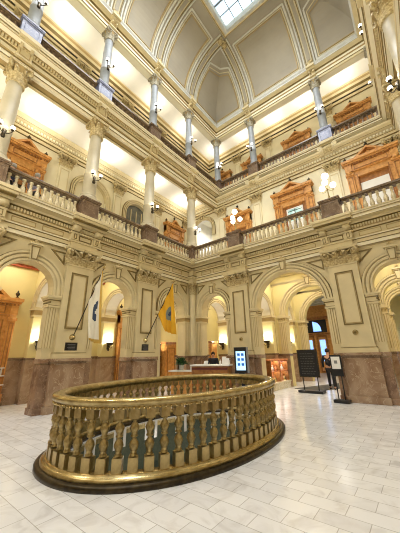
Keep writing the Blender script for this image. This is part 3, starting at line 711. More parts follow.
# ------------------------------------------------------------ pedestals, columns, balustrades
def make_pedestal(label, z0, z1, m):
    t = thing('pedestal', label, 'pedestal', group=None)
    mb = MB(); mb.box(-.38, .38, -.57, .17, 0, .14, m); mb.build('plinth', t, bevel=.01)
    mb = MB(); mb.box(-.34, .34, -.53, .13, .14, z1-z0-.12, m); mb.rect(-.25, .25, .22, z1-z0-.2, .025, .12, .145, m); mb.build('die', t, bevel=.01)
    mb = MB(); mb.box(-.38, .38, -.57, .17, z1-z0-.12, z1-z0-.07, m); mb.box(-.4, .4, -.59, .19, z1-z0-.07, z1-z0, m); mb.build('cap', t, bevel=.01)
    return t
def make_column(label, h, r, m, mc):
    t = thing('column', label, 'column')
    mb = MB(); mb.box(-r*1.4, r*1.4, -r*1.4, r*1.4, 0, .08, m); mb.lathe([(r*1.38, .08), (r*1.42, .12), (r*1.38, .17), (r*1.2, .19), (r*1.2, .22), (r*1.28, .25), (r*1.2, .29), (r*1.05, .31)], m); mb.build('base', t)
    mb = MB(); hc = r*3.1
    mb.lathe([(r*1.04, .3), (r*1.04, h*.3), (r*1.1, h*.3+.01), (r*1.1, h*.3+.06), (r*1.0, h*.3+.07), (r*.98, h*.6), (r*.9, h-hc), ], m, n=24, flute=0); mb.build('shaft', t)
    capital_round(r*1.0, hc, mc, z=h-hc).build('capital', t)
    return t
P2 = {0: 'over the yellow-flag pier', 1: ''}
AX = {-9.3: 'left edge of picture', -6.2: 'white flag', -3.1: 'yellow flag', 0: 'inner corner'}
ped = make_pedestal('brown marble pedestal of the first gallery above the white flag pier', LEV2, 7.42, 'marble_dk')
ped.location = (0, -6.2, LEV2); ped.rotation_euler = (0, 0, RL); G = 'brown marble pedestals of the first gallery'; ped['group'] = G
dup(ped, (0, -9.3, LEV2), RL, 'brown marble pedestal at the left edge on first gallery', G)
dup(ped, (0, -3.1, LEV2), RL, 'brown marble pedestal of the first gallery above the yellow flag pier', G)
o = dup(ped, (0.0, 0.2, LEV2), RL, 'brown marble pedestal of first gallery at the inner corner', G)
dup(ped, (2.8, 0, LEV2), RB, 'brown marble pedestal with globe lamp, the nearer one to the inner corner', G)
dup(ped, (7.3, 0, LEV2), RB, 'brown marble pedestal with globe lamp above the large right pier', G)
for y, l in ((-3.1, 'nearer the viewer'), (0.2, 'nearer the back')): dup(ped, (W, y, LEV2), RR, 'brown marble first gallery pedestal at the right edge, '+l, G)
ped3 = make_pedestal('brown marble pedestal of the top gallery at the inner corner', LEV3, 13.6, 'marble_dk')
ped3.location = (0, S+.0, LEV3); ped3.rotation_euler = (0, 0, RL); G = 'marble pedestals of the top gallery'; ped3['group'] = G
ped3g = make_pedestal('top gallery marble pedestal with painted blue reflection above the white flag', LEV3, 13.6, 'marble_reflect')
ped3g.location = (0, -6.2, LEV3); ped3g.rotation_euler = (0, 0, RL); ped3g['group'] = G
ped3.location.y = S+.2
dup(ped3g, (0, -9.3, LEV3), RL, 'top gallery marble pedestal with painted blue reflection at the upper left corner', G)
dup(ped3, (0, -3.1, LEV3), RL, 'brown marble pedestal of the top gallery above the yellow flag', G)
dup(ped3, (0, 0, LEV3), RL, 'brown marble top gallery pedestal, second from the inner corner on left', G)
dup(ped3, (2.8, S, LEV3), RB, 'brown marble top gallery pedestal, next right of the inner corner', G)
dup(ped3g, (7.3, S, LEV3), RB, 'top gallery marble pedestal with painted blue reflection high at right', G)
for y, l in ((0, 'nearer the back'), (-3.1, 'nearer the viewer')): dup(ped3, (W, y, LEV3), RR, 'marble top gallery pedestal on the right wall, '+l, G)
dup(ped3, (W, S+.2, LEV3), RR, 'marble top gallery pedestal at the right corner', G)
col2 = make_column('cream column of first gallery above the white flag', 11.42-7.42, .25, 'column', 'carve')
G = 'cream columns of the first gallery'; col2.location = (-.2, -6.2, 7.42); col2['group'] = G
dup(col2, (-.2, -9.3, 7.42), 0, 'cream column of first gallery at the far left edge', G)
dup(col2, (-.2, -3.1, 7.42), 0, 'cream column of first gallery above the yellow flag', G)
dup(col2, (-.2, .2, 7.42), 0, 'cream column of first gallery standing over the inner corner', G)
for y, l in ((-6.2, 'nearest the viewer'), (-3.1, 'with the large lamp'), (.2, 'nearest the back')): dup(col2, (W+.2, y, 7.42), 0, 'cream first gallery column on the right wall, '+l, G)
col3 = make_column('grey column of top gallery above the white flag', 17.55-13.6, .21, 'column_daylit', 'carve_grey')
G = 'grey columns of the top gallery'; col3.location = (-.2, -6.2, 13.6); col3['group'] = G
for x, y, l in ((-.2, -9.3, 'grey column of top gallery at the upper left corner'), (-.2, -3.1, 'grey column of top gallery above the yellow flag'), (-.2, 0, 'grey top gallery column, last before the inner corner'),
                (-.2, S+.2, 'grey top gallery column standing in the inner corner'), (2.8, S+.2, 'grey top gallery column, next right of the inner corner'), (7.3, S+.2, 'grey top gallery column high at right with wall lamp'),
                (W+.2, 0, 'grey top gallery column on the right wall, nearer the back'), (W+.2, -3.1, 'grey top gallery column on the right wall, nearer the viewer'), (W+.2, S+.2, 'grey top gallery column at the right corner')):
    dup(col3, (x, y, 13.6), 0, l, G)
def balus_mesh(h, r, m):
    p = [(.75, 0), (.75, .1), (.5, .12), (.55, .16), (.8, .26), (1, .38), (.85, .5), (.48, .66), (.42, .74), (.62, .78), (.62, .82), (.45, .84), (.5, .9), (.75, .92), (.75, 1)]
    mb = MB(); mb.lathe([(a*r, z*h) for a, z in p], m, n=10); return mb
def balustrade(label, L, h, pitch, loc, rz, mr, mbal, grp):
    t = thing('balustrade', label, 'balustrade', loc, rz, grp)
    mb = MB(); mb.box(-L/2, L/2, -.36, -.04, 0, .12, mr[0]); mb.build('base_rail', t)
    mb = MB(); mb.box(-L/2, L/2, -.33, -.07, h-.14, h-.1, mr[0]); mb.box(-L/2, L/2, -.37, -.03, h-.1, h, mr[0]); mb.build('hand_rail', t, bevel=.015)
    n = int(L/pitch); d = L/n
    if (h, mbal) not in CH: CH[(h, mbal)] = balus_mesh(h-.26, .085, mbal).build('baluster', t); first = CH[(h, mbal)]; new = True
    else: first = CH[(h, mbal)]; new = False
    for i in range(n):
        o = first if (new and i == 0) else first.copy()
        if not (new and i == 0): COL.objects.link(o)
        o.parent = t; o.location = (-L/2+d*(i+.5), -.2, .12)
G2 = 'cream balustrades of the first gallery'; G3 = 'dark balustrades of the top gallery'; H2, H3 = .93, .93
mr2 = ('marble_rail',)
for y, l, LL in ((-10.85, 'beyond the left edge', 2.4), (-7.75, 'in front of the two visitors', 2.4), (-4.65, 'between the white and yellow flag piers', 2.4), (-1.37, 'next left of the inner corner', 2.75)):
    balustrade('first gallery balustrade with cream balusters '+l, LL, H2, .205, (0, y, LEV2), RL, mr2, 'bal2', G2)
for x, l, L in ((1.22, 'next right of the inner corner', 2.44), (5.05, 'between the two globe lamps', 3.8), (8.9, 'at the right edge', 2.4)):
    balustrade('first gallery balustrade with cream balusters '+l, L, H2, .205, (x, 0, LEV2), RB, mr2, 'bal2', G2)
for y, l in ((-4.65, 'nearer the viewer'), (-1.55, 'nearer the back')): balustrade('first gallery balustrade on the right wall, '+l, 2.4, H2, .205, (W, y, LEV2), RR, mr2, 'bal2', G2)
for y, l in ((-10.85, 'beyond the upper left corner'), (-7.75, 'at the upper left, leftmost in view'), (-4.65, 'above the white and yellow flags'), (-1.55, 'second left of the inner corner'), (1.62, 'next left of the inner corner')):
    balustrade('top gallery balustrade with dark balusters '+l, 2.4, H3, .205, (0, y, LEV3), RL, mr2, 'marble_dk', G3)  # dark marble tone includes the backlit shade on these balusters
for x, l, L in ((1.22, 'next right of the inner corner', 2.44), (5.05, 'in the middle of the back', 3.8), (8.9, 'at the right corner', 2.4)):
    balustrade('top gallery balustrade with dark balusters '+l, L, H3, .205, (x, S, LEV3), RB, mr2, 'marble_dk', G3)
for y, l in ((-1.55, 'nearer the viewer'), (1.62, 'by the right corner')): balustrade('top gallery dark balustrade on the right wall, '+l, 2.4, H3, .205, (W, y, LEV3), RR, mr2, 'marble_dk', G3)
# console blocks on the second entablature above each column axis
mb = MB()
def console(mb, tw, z0=11.82, z1=12.35):
    t = MB(); t.box(-.24, .24, -.12, .03, z0, z1, 'stone'); t.rect(-.17, .17, z0+.05, z1-.14, .025, .02, .045, 'gold_line'); t.box(-.27, .27, -.1, .05, z0-.06, z0, 'stone'); t.box(-.3, .3, -.1, .26, z1, z1+.09, 'stone'); t.box(-.34, .34, -.1, .37, z1+.09, z1+.255, 'stone')
    for s in (-1, 1): t.box(s*.17-.05, s*.17+.05, .02, .16, z1-.16, z1, 'stone')
    mb.add([tw(v) for v in t.v], t.f, t.m)
for k in range(-3, 1): console(mb, lambda v, k=k: (v[1], k*S-v[0], v[2]))
for x in (2.8, 7.3): console(mb, lambda v, x=x: (x-v[0], S-v[1], v[2]))
for k in (-1, 0): console(mb, lambda v, k=k: (W-v[1], k*S+v[0], v[2]))
struct(mb.build('trim_10'))
mb = MB()
for k in range(-3, 1):
    for z in (0,): console(mb, lambda v, k=k: (v[1], k*S-v[0]*.7, v[2]), 17.9, 18.22)
for x in (2.8, 7.3): console(mb, lambda v, x=x: (x-v[0]*.7, S-v[1], v[2]), 17.9, 18.22)
for k in (-1, 0): console(mb, lambda v, k=k: (W-v[1], k*S+v[0]*.7, v[2]), 17.9, 18.22)
struct(mb.build('trim_11'))

# wall pilasters of the galleries
def make_pilaster(label, h, wd):
    t = thing('pilaster', label, 'pilaster')
    mb = MB(); mb.box(-wd/2-.05, wd/2+.05, 0, .16, 0, .3, 'stone'); mb.build('base', t)
    mb = MB(); mb.box(-wd/2, wd/2, 0, .1, .3, h-.62, 'pale'); mb.rect(-wd/2+.07, wd/2-.07, .5, h-.75, .03, .09, .125, 'stone'); mb.build('shaft', t)
    capital_flat(wd, .1, .62, h-.62, .1, nleaf=3).build('capital', t)
    return t
pil = make_pilaster('pale wall pilaster behind the first gallery column above the white flag', 11.22-LEV2, .56); G = 'wall pilasters of the first gallery'
pil.location = (-3.1, -6.2, LEV2); pil.rotation_euler = (0, 0, RL); pil['group'] = G
for y, l in ((-9.3, 'beyond the left edge'), (-3.1, 'between the two round arches'), (0, 'between round arch and wooden door'), (2.85, 'in the gallery corner')): dup(pil, (-3.1, y, LEV2), RL, 'pale wall pilaster of the left first gallery '+l, G)
for x, l in ((.15, 'left of the door beside the corner'), (2.8, 'behind the left globe lamp'), (7.3, 'behind the right globe lamp'), (W-.1, 'at the right edge')): dup(pil, (x, S, LEV2), RB, 'pale wall pilaster of back first gallery '+l, G)
for y, l in ((0, 'nearer the back'), (-3.1, 'nearer the viewer')): dup(pil, (W+3.1, y, LEV2), RR, 'wall pilaster of the right first gallery, '+l, G)
pil3 = make_pilaster('pale top gallery wall pilaster, next right of the gallery corner', 17.8-LEV3, .56); G = 'wall pilasters of the top gallery'
pil3.location = (2.8, 6.2, LEV3); pil3.rotation_euler = (0, 0, RB); pil3['group'] = G
dup(pil3, (7.3, 6.2, LEV3), RB, 'pale top gallery wall pilaster near the right corner', G); dup(pil3, (0, 6.2, LEV3), RB, 'pale top gallery wall pilaster behind the inner corner column', G)
for y, l in ((-9.3, 'at the upper left corner'), (-6.2, 'behind the column above the white flag'), (-3.1, 'behind the column above the yellow flag'), (0, 'second from the corner'), (3.1, 'nearest the corner')): dup(pil3, (-3.1, y, LEV3), RL, 'pale top gallery pilaster on the left wall '+l, G)
# cartouches on the back entablature above the pilasters
for x, l in ((2.8, 'above the left globe lamp'), (7.3, 'above the right globe lamp')):
    mb = MB(); mb.lathe([(.02, .16), (.2, .1), (.34, .0)], 'carve', n=16); 
    mb.v = [(v[0]*1.15, v[2]+.12, v[1]*.7) for v in mb.v]
    for s in (-1, 1):
        volute(mb, (s*.36, .16, .12), (0, 1, 0), .14, .1, 'stone'); leaf(mb, (s*.3, .1, -.3), (0, 1, 0), (1, 0, 0), .3, .25, .1)
    tag(mb.build('cartouche', loc=(x, S-.2, 12.0), rz=RB), 'carved plaster cartouche on the cornice '+l, 'ornament', 'cartouches on the back cornice')
# arched windows behind the left gallery arches
for i, (c, m, l) in enumerate(((-4.65, 'pale', ''), (-1.55, 'greyglass', ''))):
    mb = MB(); mb.box(-.9, .9, -.24, -.21, 0, 4.25, m)
    w1 = mb.build('window_%d' % (i+2), loc=(-3.1, c, LEV2), rz=RL); struct(w1)
    mb = MB()
    for x in (-.4, 0, .4): mb.box(x-.02, x+.02, -.2, -.16, 0, 3.8, 'stone')
    if m != 'pale': mb.build('window_frame', w1)
mb = MB()
# ------------------------------------------------------------ wooden doorcases
def finial(mb, x, y, z, s=1, m='bronze'):
    mb.lathe([(.05*s, z), (.05*s, z+.04*s), (.025*s, z+.06*s), (.07*s, z+.12*s), (.08*s, z+.17*s), (.03*s, z+.22*s), (.035*s, z+.25*s), (.005, z+.3*s)], m, (x, y), 10)
DN = [0]
def doorcase(loc, rz, wd, h, glass, ph=.45, small=False):
    """carved oak doorcase: wd outer width of posts, h height to top of cornice"""
    DN[0] += 1; pw = .3 if wd > 1.8 else .24
    mb = MB(); 
    for s in (-1, 1):
        x = s*(wd/2-pw/2); mb.box(x-pw/2, x+pw/2, 0, .22, 0, h-.62, 'wood'); mb.rect(x-pw/2+.05, x+pw/2-.05, .5, h-.9, .03, .21, .25, 'wood_dk')
        mb.box(x-pw/2-.03, x+pw/2+.03, 0, .27, 0, .4, 'wood'); mb.box(x-pw/2-.03, x+pw/2+.03, 0, .28, h-.82, h-.72, 'wood'); volute(mb, (x, .26, h-.68), (1, 0, 0), .09, pw*.7, 'wood')
        mb.box(x-pw/2, x+pw/2, 0, .3, h-.62, h-.14, 'wood')
        xi = s*(wd/2-pw-.09); mb.box(xi-.09, xi+.09, 0, .14, 0, h-.62, 'wood'); mb.box(xi-.09+(.13 if s < 0 else 0), xi+.09-(.13 if s > 0 else 0), .13, .17, 0, h-.8, 'wood_dk')
    root = struct(mb.build('door_%d' % DN[0], loc=loc, rz=rz))
    mb = MB(); mb.box(-wd/2+pw, wd/2-pw, 0, .16, h-.95, h-.62, 'wood'); mb.box(-wd/2, wd/2, 0, .24, h-.62, h-.2, 'wood'); mb.rect(-wd/2+.4, wd/2-.4, h-.56, h-.27, .03, .23, .27, 'wood_dk')
    mb.box(-wd/2-.05, wd/2+.05, 0, .36, h-.2, h-.12, 'wood'); mb.box(-wd/2-.1, wd/2+.1, 0, .42, h-.12, h, 'wood'); n = int(wd/.12)
    for i in range(n): mb.box(-wd/2+i*wd/n, -wd/2+i*wd/n+.06, .24, .32, h-.27, h-.2, 'wood_dk')
    mb.build('lintel', root)
    mb = MB(); a = wd/2*.62
    mb.frame([(-a, h), (a, h), (0, h+ph)], .09, 0, .34, 'wood'); mb.prism([(-a+.1, h+.02), (a-.1, h+.02), (0, h+ph-.06)], 0, .12, 'wood_dk')
    mb.sphere((0, .14, h+ph*.4), .1, 'wood', 8); mb.build('pediment', root)
    for x, z in ((-wd/2+.08, h), (0, h+ph-.03), (wd/2-.08, h)):
        mb = MB(); mb.box(x-.08, x+.08, .06, .24, z, z+.06, 'wood'); finial(mb, x, .15, z+.06, 1.0); mb.build('finial', root)
    iw = wd/2-pw-.18
    mb = MB()
    if glass == 'day':
        mb.box(-iw, iw, -.02, .03, 0, h-.95, 'wood_dk'); mb.box(-iw*.72, iw*.72, .03, .05, 1.0, h-1.15, 'white'); mb.box(-iw*.72, iw*.72, .04, .055, h-1.9, h-1.15, 'tealglass')
        mb.rect(-iw*.74, iw*.74, .96, h-1.12, .07, .03, .09, 'white'); mb.box(-.02, .02, .05, .07, 1.0, h-1.15, 'bronze'); 
        for z in (h-1.5, h-1.3): mb.box(-iw*.7, iw*.7, .055, .075, z, z+.03, 'bronze')
    elif glass == 'white': mb.box(-iw, iw, -.02, .02, 0, h-.95, 'wood_dk'); mb.box(-iw+.06, iw-.02, .02, .04, .1, h-1.3, 'white')
    elif glass == 'dark': mb.box(-iw, iw, -.02, .03, 0, h-.95, 'bronze'); mb.box(-iw, iw, .03, .06, h-1.8, h-.95, 'wood_dk'); mb.rect(-iw, iw, 0, h-.95, .12, .03, .08, 'wood')
    else:
        mb.box(-iw, iw, -.02, .04, 0, h-.95, 'wood_dk')
        for s in (-1, 1): mb.rect(s*iw/2-iw*.4, s*iw/2+iw*.4, .2, 1.2, .05, .04, .07, 'wood'); mb.rect(s*iw/2-iw*.4, s*iw/2+iw*.4, 1.4, h-1.2, .05, .04, .07, 'wood')
    mb.build('door_leaf', root)
    return root
doorcase((-3.1, -7.95, LEV2), RL, 1.75, 4.05, 'dark'); doorcase((-3.1, 1.55, LEV2), RL, 1.75, 3.85, 'panel')
doorcase((1.45, S, LEV2), RB, 1.8, 3.75, 'white'); doorcase((5.05, S, LEV2), RB, 2.2, 4.05, 'day', .5); doorcase((8.95, S, LEV2), RB, 2.2, 4.3, 'white', .5)
doorcase((5.05, 6.2, LEV3), RB, 2.0, 4.1, 'panel'); doorcase((8.75, 6.2, LEV3), RB, 2.0, 4.1, 'panel'); doorcase((1.4, 6.2, LEV3), RB, 1.7, 4.0, 'panel'); doorcase((-1.5, 6.2, LEV3), RB, 1.7, 4.0, 'panel')
doorcase((-3.1, -7.9, 0), RL, 1.7, 3.75, 'dark'); doorcase((-3.1, -1.75, 0), RL, 1.35, 3.85, 'dark')
# far hall doors with day-lit glass
mb = MB(); mb.box(-2, 2.2, 0, .15, 0, 5.6, 'wood'); mb.box(-2.1, 2.3, 0, .3, 4.3, 4.5, 'wood_dk'); mb.box(-2.1, 2.3, 0, .3, 3.0, 3.15, 'wood_dk')
r = struct(mb.build('door_12', loc=(2.1, 13.9, 0), rz=RB))
for x in (-.5, .55):
    mb = MB(); mb.rect(x-.42, x+.42, .05, 2.95, .12, .15, .22, 'wood_dk'); mb.box(x-.22, x+.22, .15, .19, .9, 2.6, 'dayglass'); mb.build('door_leaf', r)
mb = MB(); mb.box(-1.0, 1.0, .15, .18, 3.2, 4.25, 'black'); mb.prism([(-.55, 3.3), (0.1, 3.3), (.1, 4.15), (-.3, 4.0), (-.5, 3.7)], .17, .2, 'dayglass'); mb.build('fanlight', r)
mb = MB()
for x in (-5.2, -6.3): mb.box(x-.25, x+.25, .02, .06, .8, 2.8, 'dayglass')
struct(mb.build('window_9', loc=(2.1, 14.2, 0), rz=RB))

# ------------------------------------------------------------ lamps
def make_bracket_lamp(label, nb=2):
    t = thing('column_lamp', label, 'lamp')
    mb = MB(); mb.lathe([(.05, -.25), (.07, -.2), (.04, -.1), (.07, .0), (.03, .06)], 'bronze', (0, .05), 10); mb.build('bracket', t)
    for s in (-1, 1):
        mb = MB(); mb.tube([(0, .06, -.1), (s*.1, .18, -.14), (s*.17, .22, -.06), (s*.17, .22, .02)], .014, 'bronze', 6); mb.lathe([(.03, .0), (.06, .03), (.05, .05)], 'bronze', (s*.17, .22), 10); ar = mb.build('arm', t)
        mb = MB(); mb.sphere((s*.17, .22, .11), .07, 'globe', 12); mb.build('globe', ar)
    return t
lp = make_bracket_lamp('two-globe lamp on the first gallery column above the white flag'); G = 'two-globe lamps on the gallery columns'
lp.location = (.05, -6.2, 8.45); lp.rotation_euler = (0, 0, RL); lp['group'] = G
LMP = [((.05, -9.3, 8.45), RL, 'on the first gallery column at the left edge'), ((.05, -3.1, 8.45), RL, 'on the first gallery column above the yellow flag'), ((.05, .2, 8.45), RL, 'on first gallery column at the inner corner'),
       ((.0, -6.2, 14.95), RL, 'on top gallery column above the white flag'), ((.0, -9.3, 14.95), RL, 'on top gallery column at the upper left'), ((.0, -3.1, 14.95), RL, 'on top gallery column above the yellow flag'), ((.0, 0, 14.95), RL, 'on top gallery column second from the inner corner'),
       ((.0, 3.1, 14.95), RL-PI/4+PI/2, 'on the top gallery corner column'), ((2.8, S+.0, 14.95), RB, 'on top gallery column next right of the corner'), ((7.3, S+.0, 14.95), RB, 'on top gallery column high at right'),
       ((W+.0, 0, 14.95), RR, 'near the top right below the cove'), ((W-.05, -3.1, 8.45), RR, 'large at the right edge'), ((W+.0, 3.1, 14.95), RR+PI/4, 'small at the right corner of the top gallery')]
for loc, rz, l in LMP: dup(lp, loc, rz, 'two-globe lamp '+l, G)
for (x, y, z) in [(.05+.35, -6.2, 8.7)]+[(l[0][0]+(.35 if l[1] == RL else -.35 if l[1] == RR else 0), l[0][1]-(.35 if l[1] == RB else 0), l[0][2]+.25) for l in LMP]:
    light('POINT', 'lamp_bulb', (x, y, z), GLOBE, WARM2, .1)
def make_candelabra(label):
    t = thing('globe_lamp', label, 'lamp')
    mb = MB(); mb.lathe([(.14, 0), (.14, .04), (.06, .08), (.035, .16), (.05, .26), (.025, .32), (.022, .6), (.05, .64), (.02, .7), (.02, 1.15)], 'brass', n=12); mb.build('stem', t)
    mb = MB(); mb.sphere((0, 0, 1.28), .14, 'globe', 14); mb.build('globe', t)
    for i in range(3):
        a = i*2*PI/3; c, s = math.cos(a), math.sin(a)
        mb = MB(); mb.tube([(0, 0, .62), (c*.14, s*.14, .56), (c*.25, s*.25, .6), (c*.25, s*.25, .7)], .015, 'brass', 6); ar = mb.build('arm', t)
        mb = MB(); mb.sphere((c*.25, s*.25, .82), .12, 'globe', 14); mb.build('globe', ar)
    return t
cl = make_candelabra('globe lamp cluster on the marble pedestal nearer the inner corner'); cl.location = (2.8, .2, 7.42); cl.rotation_euler = (0, 0, .5); cl['group'] = 'globe lamp clusters on the first gallery'
dup(cl, (7.3, .2, 7.42), .5, 'globe lamp cluster on the marble pedestal above the large right pier', 'globe lamp clusters on the first gallery')
for x in (2.8, 7.3): light('POINT', 'lamp_bulb', (x, .75, 8.5), 42, WARM2, .15)
# sconces with glowing bowls on the corridor jambs
def make_sconce(label):
    t = thing('wall_sconce', label, 'sconce')
    mb = MB(); mb.lathe([(.02, -.32), (.05, -.28), (.03, -.2), (.07, -.12), (.03, -.06)], 'bronze', (0, .08), 10); mb.box(-.05, .05, 0, .04, -.25, .05, 'bronze'); mb.build('bracket', t)
    mb = MB(); mb.lathe([(.03, -.08), (.12, -.04), (.17, .03), (.18, .06), (.165, .06), (.1, -.02)], 'bronze', (0, .18), 14, cap=False); bw = mb.build('bowl', t)
    for s in (-1, 1):
        mb = MB(); mb.tube([(0, .1, -.15), (s*.1, .15, -.2), (s*.15, .18, -.1)], .012, 'bronze', 6); mb.build('scroll', t)
    mb = MB(); mb.lathe([(.1, .0), (.13, .05), (.12, .09), (.03, .1)], 'shade', (0, .18), 12); mb.build('diffuser', bw)
    return t
sn = make_sconce('uplight sconce seen through the arch left of the white flag'); sn.location = (-2.73, -6.2, 2.15); sn.rotation_euler = (0, 0, RL); G = 'uplight sconces in the corridor'; sn['group'] = G
SC = [((-2.73, -9.3, 2.15), RL, 'beyond the left edge'), ((-2.73, -3.1, 2.15), RL, 'seen through the arch between the flags'), ((-2.73, 0, 2.15), RL, 'in the corridor by the inner corner'),
      ((0, 2.73, 2.15), RB, 'seen above the reception desk'), ((2.8, 2.73, 2.15), RB, 'at the left inside the wide arch above the lit showcase'), ((7.3, 2.73, 2.15), RB, 'behind the large right pier'),
      ((2.8, 5.83, 2.15), RB, 'deeper in the wide arch above the letter board sign'), ((7.3, 5.83, 2.15), RB, 'deep behind the right pier')]
for loc, rz, l in SC: dup(sn, loc, rz, 'uplight sconce '+l, G)
for loc, rz in [((-2.73, -6.2, 2.15), RL)]+[(a, b) for a, b, _ in SC]:
    d = (.18, 0) if rz == RL else (0, -.18); light('POINT', 'sconce_bulb', (loc[0]+d[0], loc[1]+d[1], 2.4), SCONCE, WARM, .06)

# ------------------------------------------------------------ oval brass balustrade
RC_ = (4.68, -5.89); RA, RBB = 1.67, 2.53; NS = 2.12
def sp_(c): return math.copysign(abs(c)**(2/NS), c)
def oval_sweep(mb, prof, n=96, closed=True):
    """prof = (offset from the rail line, z, material)"""
    q = len(prof); vs = []; fs = []; ms = []
    for i in range(n):
        t = 2*PI*i/n
        for p in prof: vs.append(((RA+p[0])*sp_(math.cos(t)), (RBB+p[0])*sp_(math.sin(t)), p[1]))
    for i in range(n):
        i2 = (i+1) % n
        for j in range(q): k = (j+1) % q; fs.append((i*q+j, i2*q+j, i2*q+k, i*q+k)); ms.append(prof[j][2])
    mb.add(vs, fs, ms, True)
t = thing('oval_balustrade', 'oval cast brass balustrade around the opening in the white marble floor', 'balustrade', (RC_[0], RC_[1], 0)); t.scale = (1, 1, 1.03)
mb = MB(); oval_sweep(mb, [(-.14, 0, 'bronze'), (.215, 0, 'bronze'), (.215, .05, 'bronze'), (.18, .07, 'bronze'), (-.14, .07, 'bronze')]); mb.build('floor_kerb', t)
mb = MB(); oval_sweep(mb, [(-.1, .065, 'brass_dk'), (.14, .065, 'brass_dk'), (.145, .09, 'brass'), (.12, .11, 'brass_bright'), (.1, .12, 'brass'), (.085, .14, 'brass_bright'), (-.06, .14, 'brass')]); mb.build('base_rail', t)
mb = MB(); oval_sweep(mb, [(-.07, .845, 'brass_dk'), (.06, .845, 'brass_dk'), (.07, .87, 'brass'), (.05, .885, 'brass'), (.09, .9, 'brass'), (.1, .93, 'brass'), (.1, .955, 'brass_bright'), (.085, .975, 'brass_bright'), (.02, .985, 'brass'), (-.07, .975, 'brass'), (-.1, .94, 'brass'), (-.1, .9, 'brass_dk')]); mb.build('hand_rail', t)
mb = MB()
for i in range(180):
    a = 2*PI*i/180; mb.sphere(((RA+.068)*sp_(math.cos(a)), (RBB+.068)*sp_(math.sin(a)), .862), .018, 'brass_bright', 6)
o = mb.build('beading', t); o['kind'] = 'stuff'
# one baluster: square blocks top and bottom, double vase covered in leaves
mb = MB(); mb.box(-.062, .062, -.062, .062, .138, .3, 'brass'); mb.box(-.062, .062, -.062, .062, .735, .85, 'brass')
mb.rect(-.045, .045, .16, .28, .007, .06, .065, 'brass_dk')
mb.lathe([(.03, .305), (.05, .315), (.05, .33), (.028, .345), (.045, .375), (.066, .43), (.052, .47), (.024, .505), (.03, .515), (.05, .525), (.05, .54), (.024, .55), (.05, .585), (.066, .625), (.044, .67), (.022, .7), (.045, .715), (.045, .73), (.03, .737)], 'brass_dk', n=12)
for z0, h in ((.345, .16), (.55, .15)):
    for i in range(6):
        a = i*PI/3; o_ = Vector((math.cos(a), math.sin(a), 0)); leaf(mb, (o_.x*.036, o_.y*.036, z0), o_, (-o_.y, o_.x, 0), h*.62, .042, .022, 'brass')
first = mb.build('baluster', t); nb = 67
pts = []; N = 2000; acc = [0]
for i in range(N):
    a0, a1 = 2*PI*i/N, 2*PI*(i+1)/N; acc.append(acc[-1]+math.hypot(RA*(sp_(math.cos(a1))-sp_(math.cos(a0))), RBB*(sp_(math.sin(a1))-sp_(math.sin(a0)))))
j = 0
for i in range(nb):
    tgt = acc[-1]*i/nb
    while acc[j+1] < tgt: j += 1
    a = 2*PI*j/N; o = first if i == 0 else first.copy()
    if i: COL.objects.link(o)
    o.parent = t; o.location = (RA*sp_(math.cos(a)), RBB*sp_(math.sin(a)), 0); o.rotation_euler = (0, 0, math.atan2(RA*(sp_(math.cos(a+.01))-sp_(math.cos(a-.01))), -RBB*(sp_(math.sin(a+.01))-sp_(math.sin(a-.01))))+PI)

# ------------------------------------------------------------ flags and plaques
def flag(label, y, m, emblem, fr, tip, pts, sealr):
    t = thing('wall_flag', label, 'flag', (0, y, 2.2), RL)
    mb = MB(); mb.lathe([(.1, 0), (.1, .03), (.05, .05), (.05, .1), (.02, .12)], 'brass_bright', n=14); mb.v = [(v[0], v[2], v[1]) for v in mb.v]; mb.build('wall_bracket', t)
    tipv = Vector((0, tip[0], tip[1]-2.2)); p0 = Vector((0, .05, 0))
    mb = MB(); mb.tube([p0, tipv], .018, 'bronze', 8); po = mb.build('pole', t)
    mb = MB(); d = (tipv-p0).normalized(); mb.sphere(tuple(tipv+d*.04), .045, 'brass_bright', 10); mb.tube([tipv+d*.05, tipv+d*.2], [.03, .002], 'brass_bright', 6); mb.build('finial', po)
    # cloth hanging from the outer part of the pole, in folds
    nu, nv = 30, 40; vs = []; fs = []; ms = []
    a0, a1, L0, L1 = pts
    for i in range(nu+1):
        u = i/nu; top = p0+(tipv-p0)*(a0+(a1-a0)*u); L = L0+(L1-L0)*u
        for k in range(nv+1):
            v = k/nv; sq = 1-.62*v*(1-u*.2)
            yy = tipv.y+(top.y-tipv.y)*sq+.12*v*u; fold = math.sin(u*15+v*2.2)*.075*(.25+v)
            vs.append((fold, yy, top.z-L*v-.02))
    for i in range(nu):
        for k in range(nv):
            a = i*(nv+1)+k; fs.append((a, a+1, a+nv+2, a+nv+1))
            u, v = (i+.5)/nu, (k+.5)/nv
            r = math.hypot((u-.62)*.9, (v-.5)*1.2)
            ms.append(emblem[1] if r < sealr*.35 else emblem[0] if r < sealr else (fr if fr and (i >= nu-2 or k >= nv-2) else m))
    mb = MB(); mb.add(vs, fs, ms, True); o = mb.build('cloth', t); sd = o.modifiers.new('solid', 'SOLIDIFY'); sd.thickness = .006
flag('white flag with blue emblem on a slanted pole on left pier', -6.2, 'flagwhite', ('flagblue', 'flagwhite'), 'flagfringe', (1.5, 4.25), (.5, 1.0, 1.15, 2.3), .2)
flag('yellow flag with grey round seal on a slanted pole', -3.1, 'flaggold', ('flagseal', 'flagblue'), None, (1.6, 4.4), (.45, 1.0, .7, 2.05), .2)
